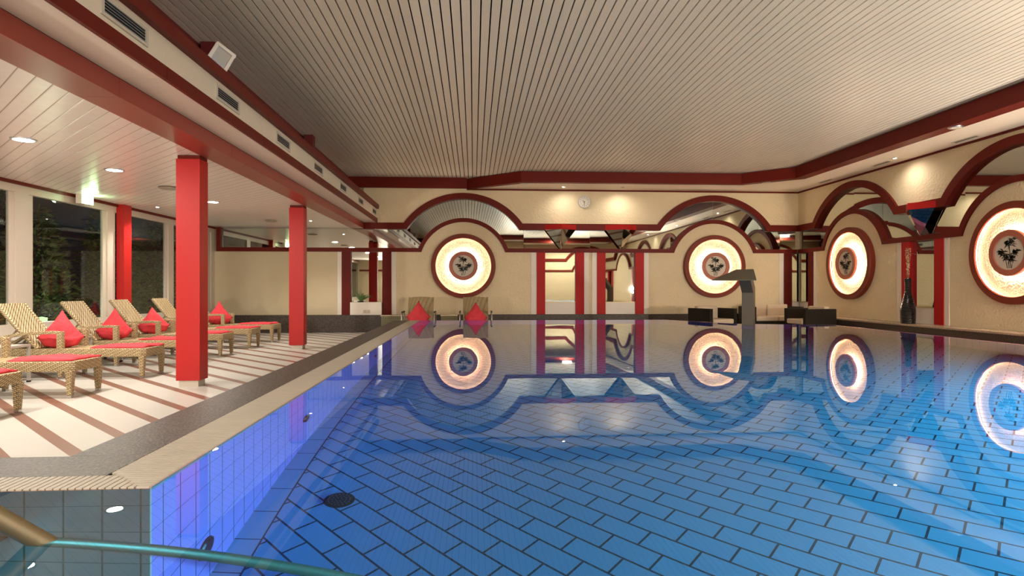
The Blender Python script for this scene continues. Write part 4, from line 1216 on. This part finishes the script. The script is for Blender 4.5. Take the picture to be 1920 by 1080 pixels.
# ------------------------------------------------------------------ steel water spout
r0 = root('water_spout', (4.87, 10.45, WZ), 'tall steel water spout with flat hood at the far pool edge', 'water spout', rz=math.radians(-42))
def spout_ring(z0, z1, y0, y1): return [(-0.10, y0, z0), (0.10, y0, z0), (0.10, y1, z1), (-0.10, y1, z1)]
m2 = MB(); m2.hexa(spout_ring(-0.45, -0.45, 0, 0.11), spout_ring(0.565, 0.66, 0, 0.11)); m2.build('post', CHROME_DK, r0)
m2 = MB(); m2.hexa(spout_ring(0.567, 0.662, 0, 0.11), spout_ring(0.79, 0.963, -0.16, -0.15)); m2.build('neck', CHROME_DK, r0)
m2 = MB()
bt = [(-0.37, -0.74, 0.775), (0.37, -0.74, 0.775), (0.148, -0.14, 0.965), (-0.148, -0.14, 0.965)]
m2.hexa(bt, [(p[0], p[1], p[2] + 0.016) for p in bt])
m2.build('hood', simple('hood_steel', (0.17, 0.16, 0.12), 0.5, 0.6), r0)

# ------------------------------------------------------------------ black vase with blossom twigs
r0 = root('floor_vase', (8.20, 10.90, 0.43), 'tall black ribbed vase standing on the right plinth', 'vase')
prof = []
n = 30
for i in range(n + 1):
    s = i / n
    if s < 0.25: R = 0.118 + 0.008 * math.sin(s / 0.25 * PI / 2)
    elif s < 0.80: R = 0.126 - 0.078 * (0.5 - 0.5 * math.cos((s - 0.25) / 0.55 * PI))
    else: R = 0.048 + 0.004 * (s - 0.8) / 0.2
    prof += [(R, s * 0.83), (R + 0.007, s * 0.83 + 0.014)]
prof = [(0.0, 0.0)] + prof + [(0.042, 0.86), (0.040, 0.70)]
m2 = MB(); m2.lathe(prof, seg=40); m2.build('body', simple('black_wood', (0.008, 0.006, 0.006), 0.22, spec=0.6), r0)
rnd = random.Random(21)
tw = root('blossom_twigs', (8.20, 10.90, 1.25), 'bundle of pale blossom twigs in the black vase', 'twigs')
m2 = MB(); bl = MB()
for i in range(9):
    a = rnd.uniform(0, 2 * PI); sp = rnd.uniform(0.02, 0.075)
    pts = [(0.015 * math.cos(a), 0.015 * math.sin(a), -0.15)]
    for k in range(1, 7):
        s = k / 6
        pts.append((math.cos(a) * sp * s + rnd.uniform(-0.008, 0.008), math.sin(a) * sp * s + rnd.uniform(-0.008, 0.008), 0.62 * s * rnd.uniform(0.93, 1.0)))
    m2.tube(pts, 0.003, 5)
    for _ in range(26):
        k = rnd.randrange(1, 6); s = rnd.random(); p = Vector(pts[k]).lerp(Vector(pts[k + 1 if k < 6 else k]), s)
        p += Vector((rnd.uniform(-0.012, 0.012), rnd.uniform(-0.012, 0.012), rnd.uniform(-0.01, 0.01)))
        r_ = rnd.uniform(0.004, 0.008)
        bl.add([p + Vector(v) * r_ for v in ((1, 0, 0), (-1, 0, 0), (0, 1, 0), (0, -1, 0), (0, 0, 1), (0, 0, -1))], [(0, 2, 4), (2, 1, 4), (1, 3, 4), (3, 0, 4), (2, 0, 5), (1, 2, 5), (3, 1, 5), (0, 3, 5)])
m2.tube([(0.0, 0.05, 0.48), (0.02, -0.10, 0.50), (0.03, -0.17, 0.47)], 0.003, 5)
m2.build('branches', simple('twig_brown', (0.22, 0.13, 0.06), 0.7), tw)
o = bl.build('blossoms', simple('blossom_cream', (0.85, 0.68, 0.45), 0.6), tw); o['kind'] = 'stuff'
# ------------------------------------------------------------------ garden outside the glass wall
structure(MB().box(-18, XL - 0.2, -3, 20, -0.15, -0.05).build('ground', SOIL), 'dark garden ground outside', 'ground')
def shrub(x, y, h, w_, seed, label):
    rnd = random.Random(seed)
    r_ = root('garden_shrub', (x, y, -0.05), label, 'shrub', 'shrubs outside the glass wall')
    m2 = MB(); m2.tube([(0, 0, 0), (rnd.uniform(-.1, .1), rnd.uniform(-.1, .1), h * 0.5), (0, 0, h * 0.9)], [0.05, 0.035, 0.01], 7)
    for _ in range(16):
        a = rnd.uniform(0, 2 * PI); z = rnd.uniform(0.15, 0.85) * h; l_ = w_ * (1.1 - z / h) * 0.9
        m2.tube([(0, 0, z), (math.cos(a) * l_ * 0.6, math.sin(a) * l_ * 0.6, z + 0.1), (math.cos(a) * l_, math.sin(a) * l_, z + 0.05)], [0.014, 0.009, 0.003], 5)
    m2.build('trunk', BARK, r_)
    m2 = MB()
    for _ in range(4200):
        a = rnd.uniform(0, 2 * PI); z = rnd.uniform(0.02, 1.0); rr = w_ * (1.05 - z ** 1.6 * 0.8) * math.sqrt(rnd.uniform(0.25, 1)) * (0.8 + 0.2 * math.sin(a * 5 + z * 14))
        p = Vector((math.cos(a) * rr, math.sin(a) * rr, z * h))
        d = Vector((math.cos(a) + rnd.uniform(-.6, .6), math.sin(a) + rnd.uniform(-.6, .6), rnd.uniform(-0.5, 0.7))).normalized() * rnd.uniform(0.08, 0.17)
        s = d.cross(Vector((rnd.uniform(-1, 1), rnd.uniform(-1, 1), 1))).normalized() * rnd.uniform(0.014, 0.030)
        m2.add([p, p + d * 0.45 + s, p + d, p + d * 0.45 - s], [(0, 1, 2, 3)])
    f_ = m2.build('foliage', LEAF, r_); f_['kind'] = 'stuff'
for i, (x, y, h, w_, s) in enumerate(((-8.0, 11.5, 2.6, 0.8, 'tall leafy shrub outside behind the second backrest'), (-7.9, 13.6, 2.9, 0.9, 'tall shrub outside between the slim column and the front column'), (-8.4, 9.7, 2.3, 0.75, 'shrub outside behind the pale window post'),
                                     (-8.2, 16.2, 2.8, 1.1, 'shrub outside by the last window'), (-10.3, 12.6, 3.4, 1.2, 'dark conifer further back in the garden'),
                                     (-11.2, 15.2, 3.6, 1.1, 'dark bush in the garden beyond the last windows'), (-10.2, 10.2, 3.2, 1.0, 'dark bush in the garden behind the pale post'))):
    shrub(x, y, h, w_, 40 + i, s)

def shrub_fill_lamp(x, y, label, power):  # low lamps added so the shrubs show through the glass
    r_ = root('shrub_fill_lamp', (x, y, -0.05), label, 'added lamp', 'low lamps added to light the shrubs')
    MB().tube([(0, 0, 0), (0, 0, 0.55)], 0.025, 10).build('post', BLACK, r_)
    MB().lathe([(0.0, 0.55), (0.07, 0.56), (0.08, 0.66), (0.0, 0.68)], seg=20).build('lantern', emit('lantern_glow', (0.6, 1.0, 0.45), 0.6), r_)
    light('lamp_light', 'POINT', (0.10, 0, 0.75), power, (0.95, 1.0, 0.72), r_, size=0.08)
shrub_fill_lamp(-7.1, 10.4, 'low lamp added near the glass to light the shrubs', 8)
shrub_fill_lamp(-7.0, 14.9, 'low lamp added further along the glass to light the shrubs', 7)
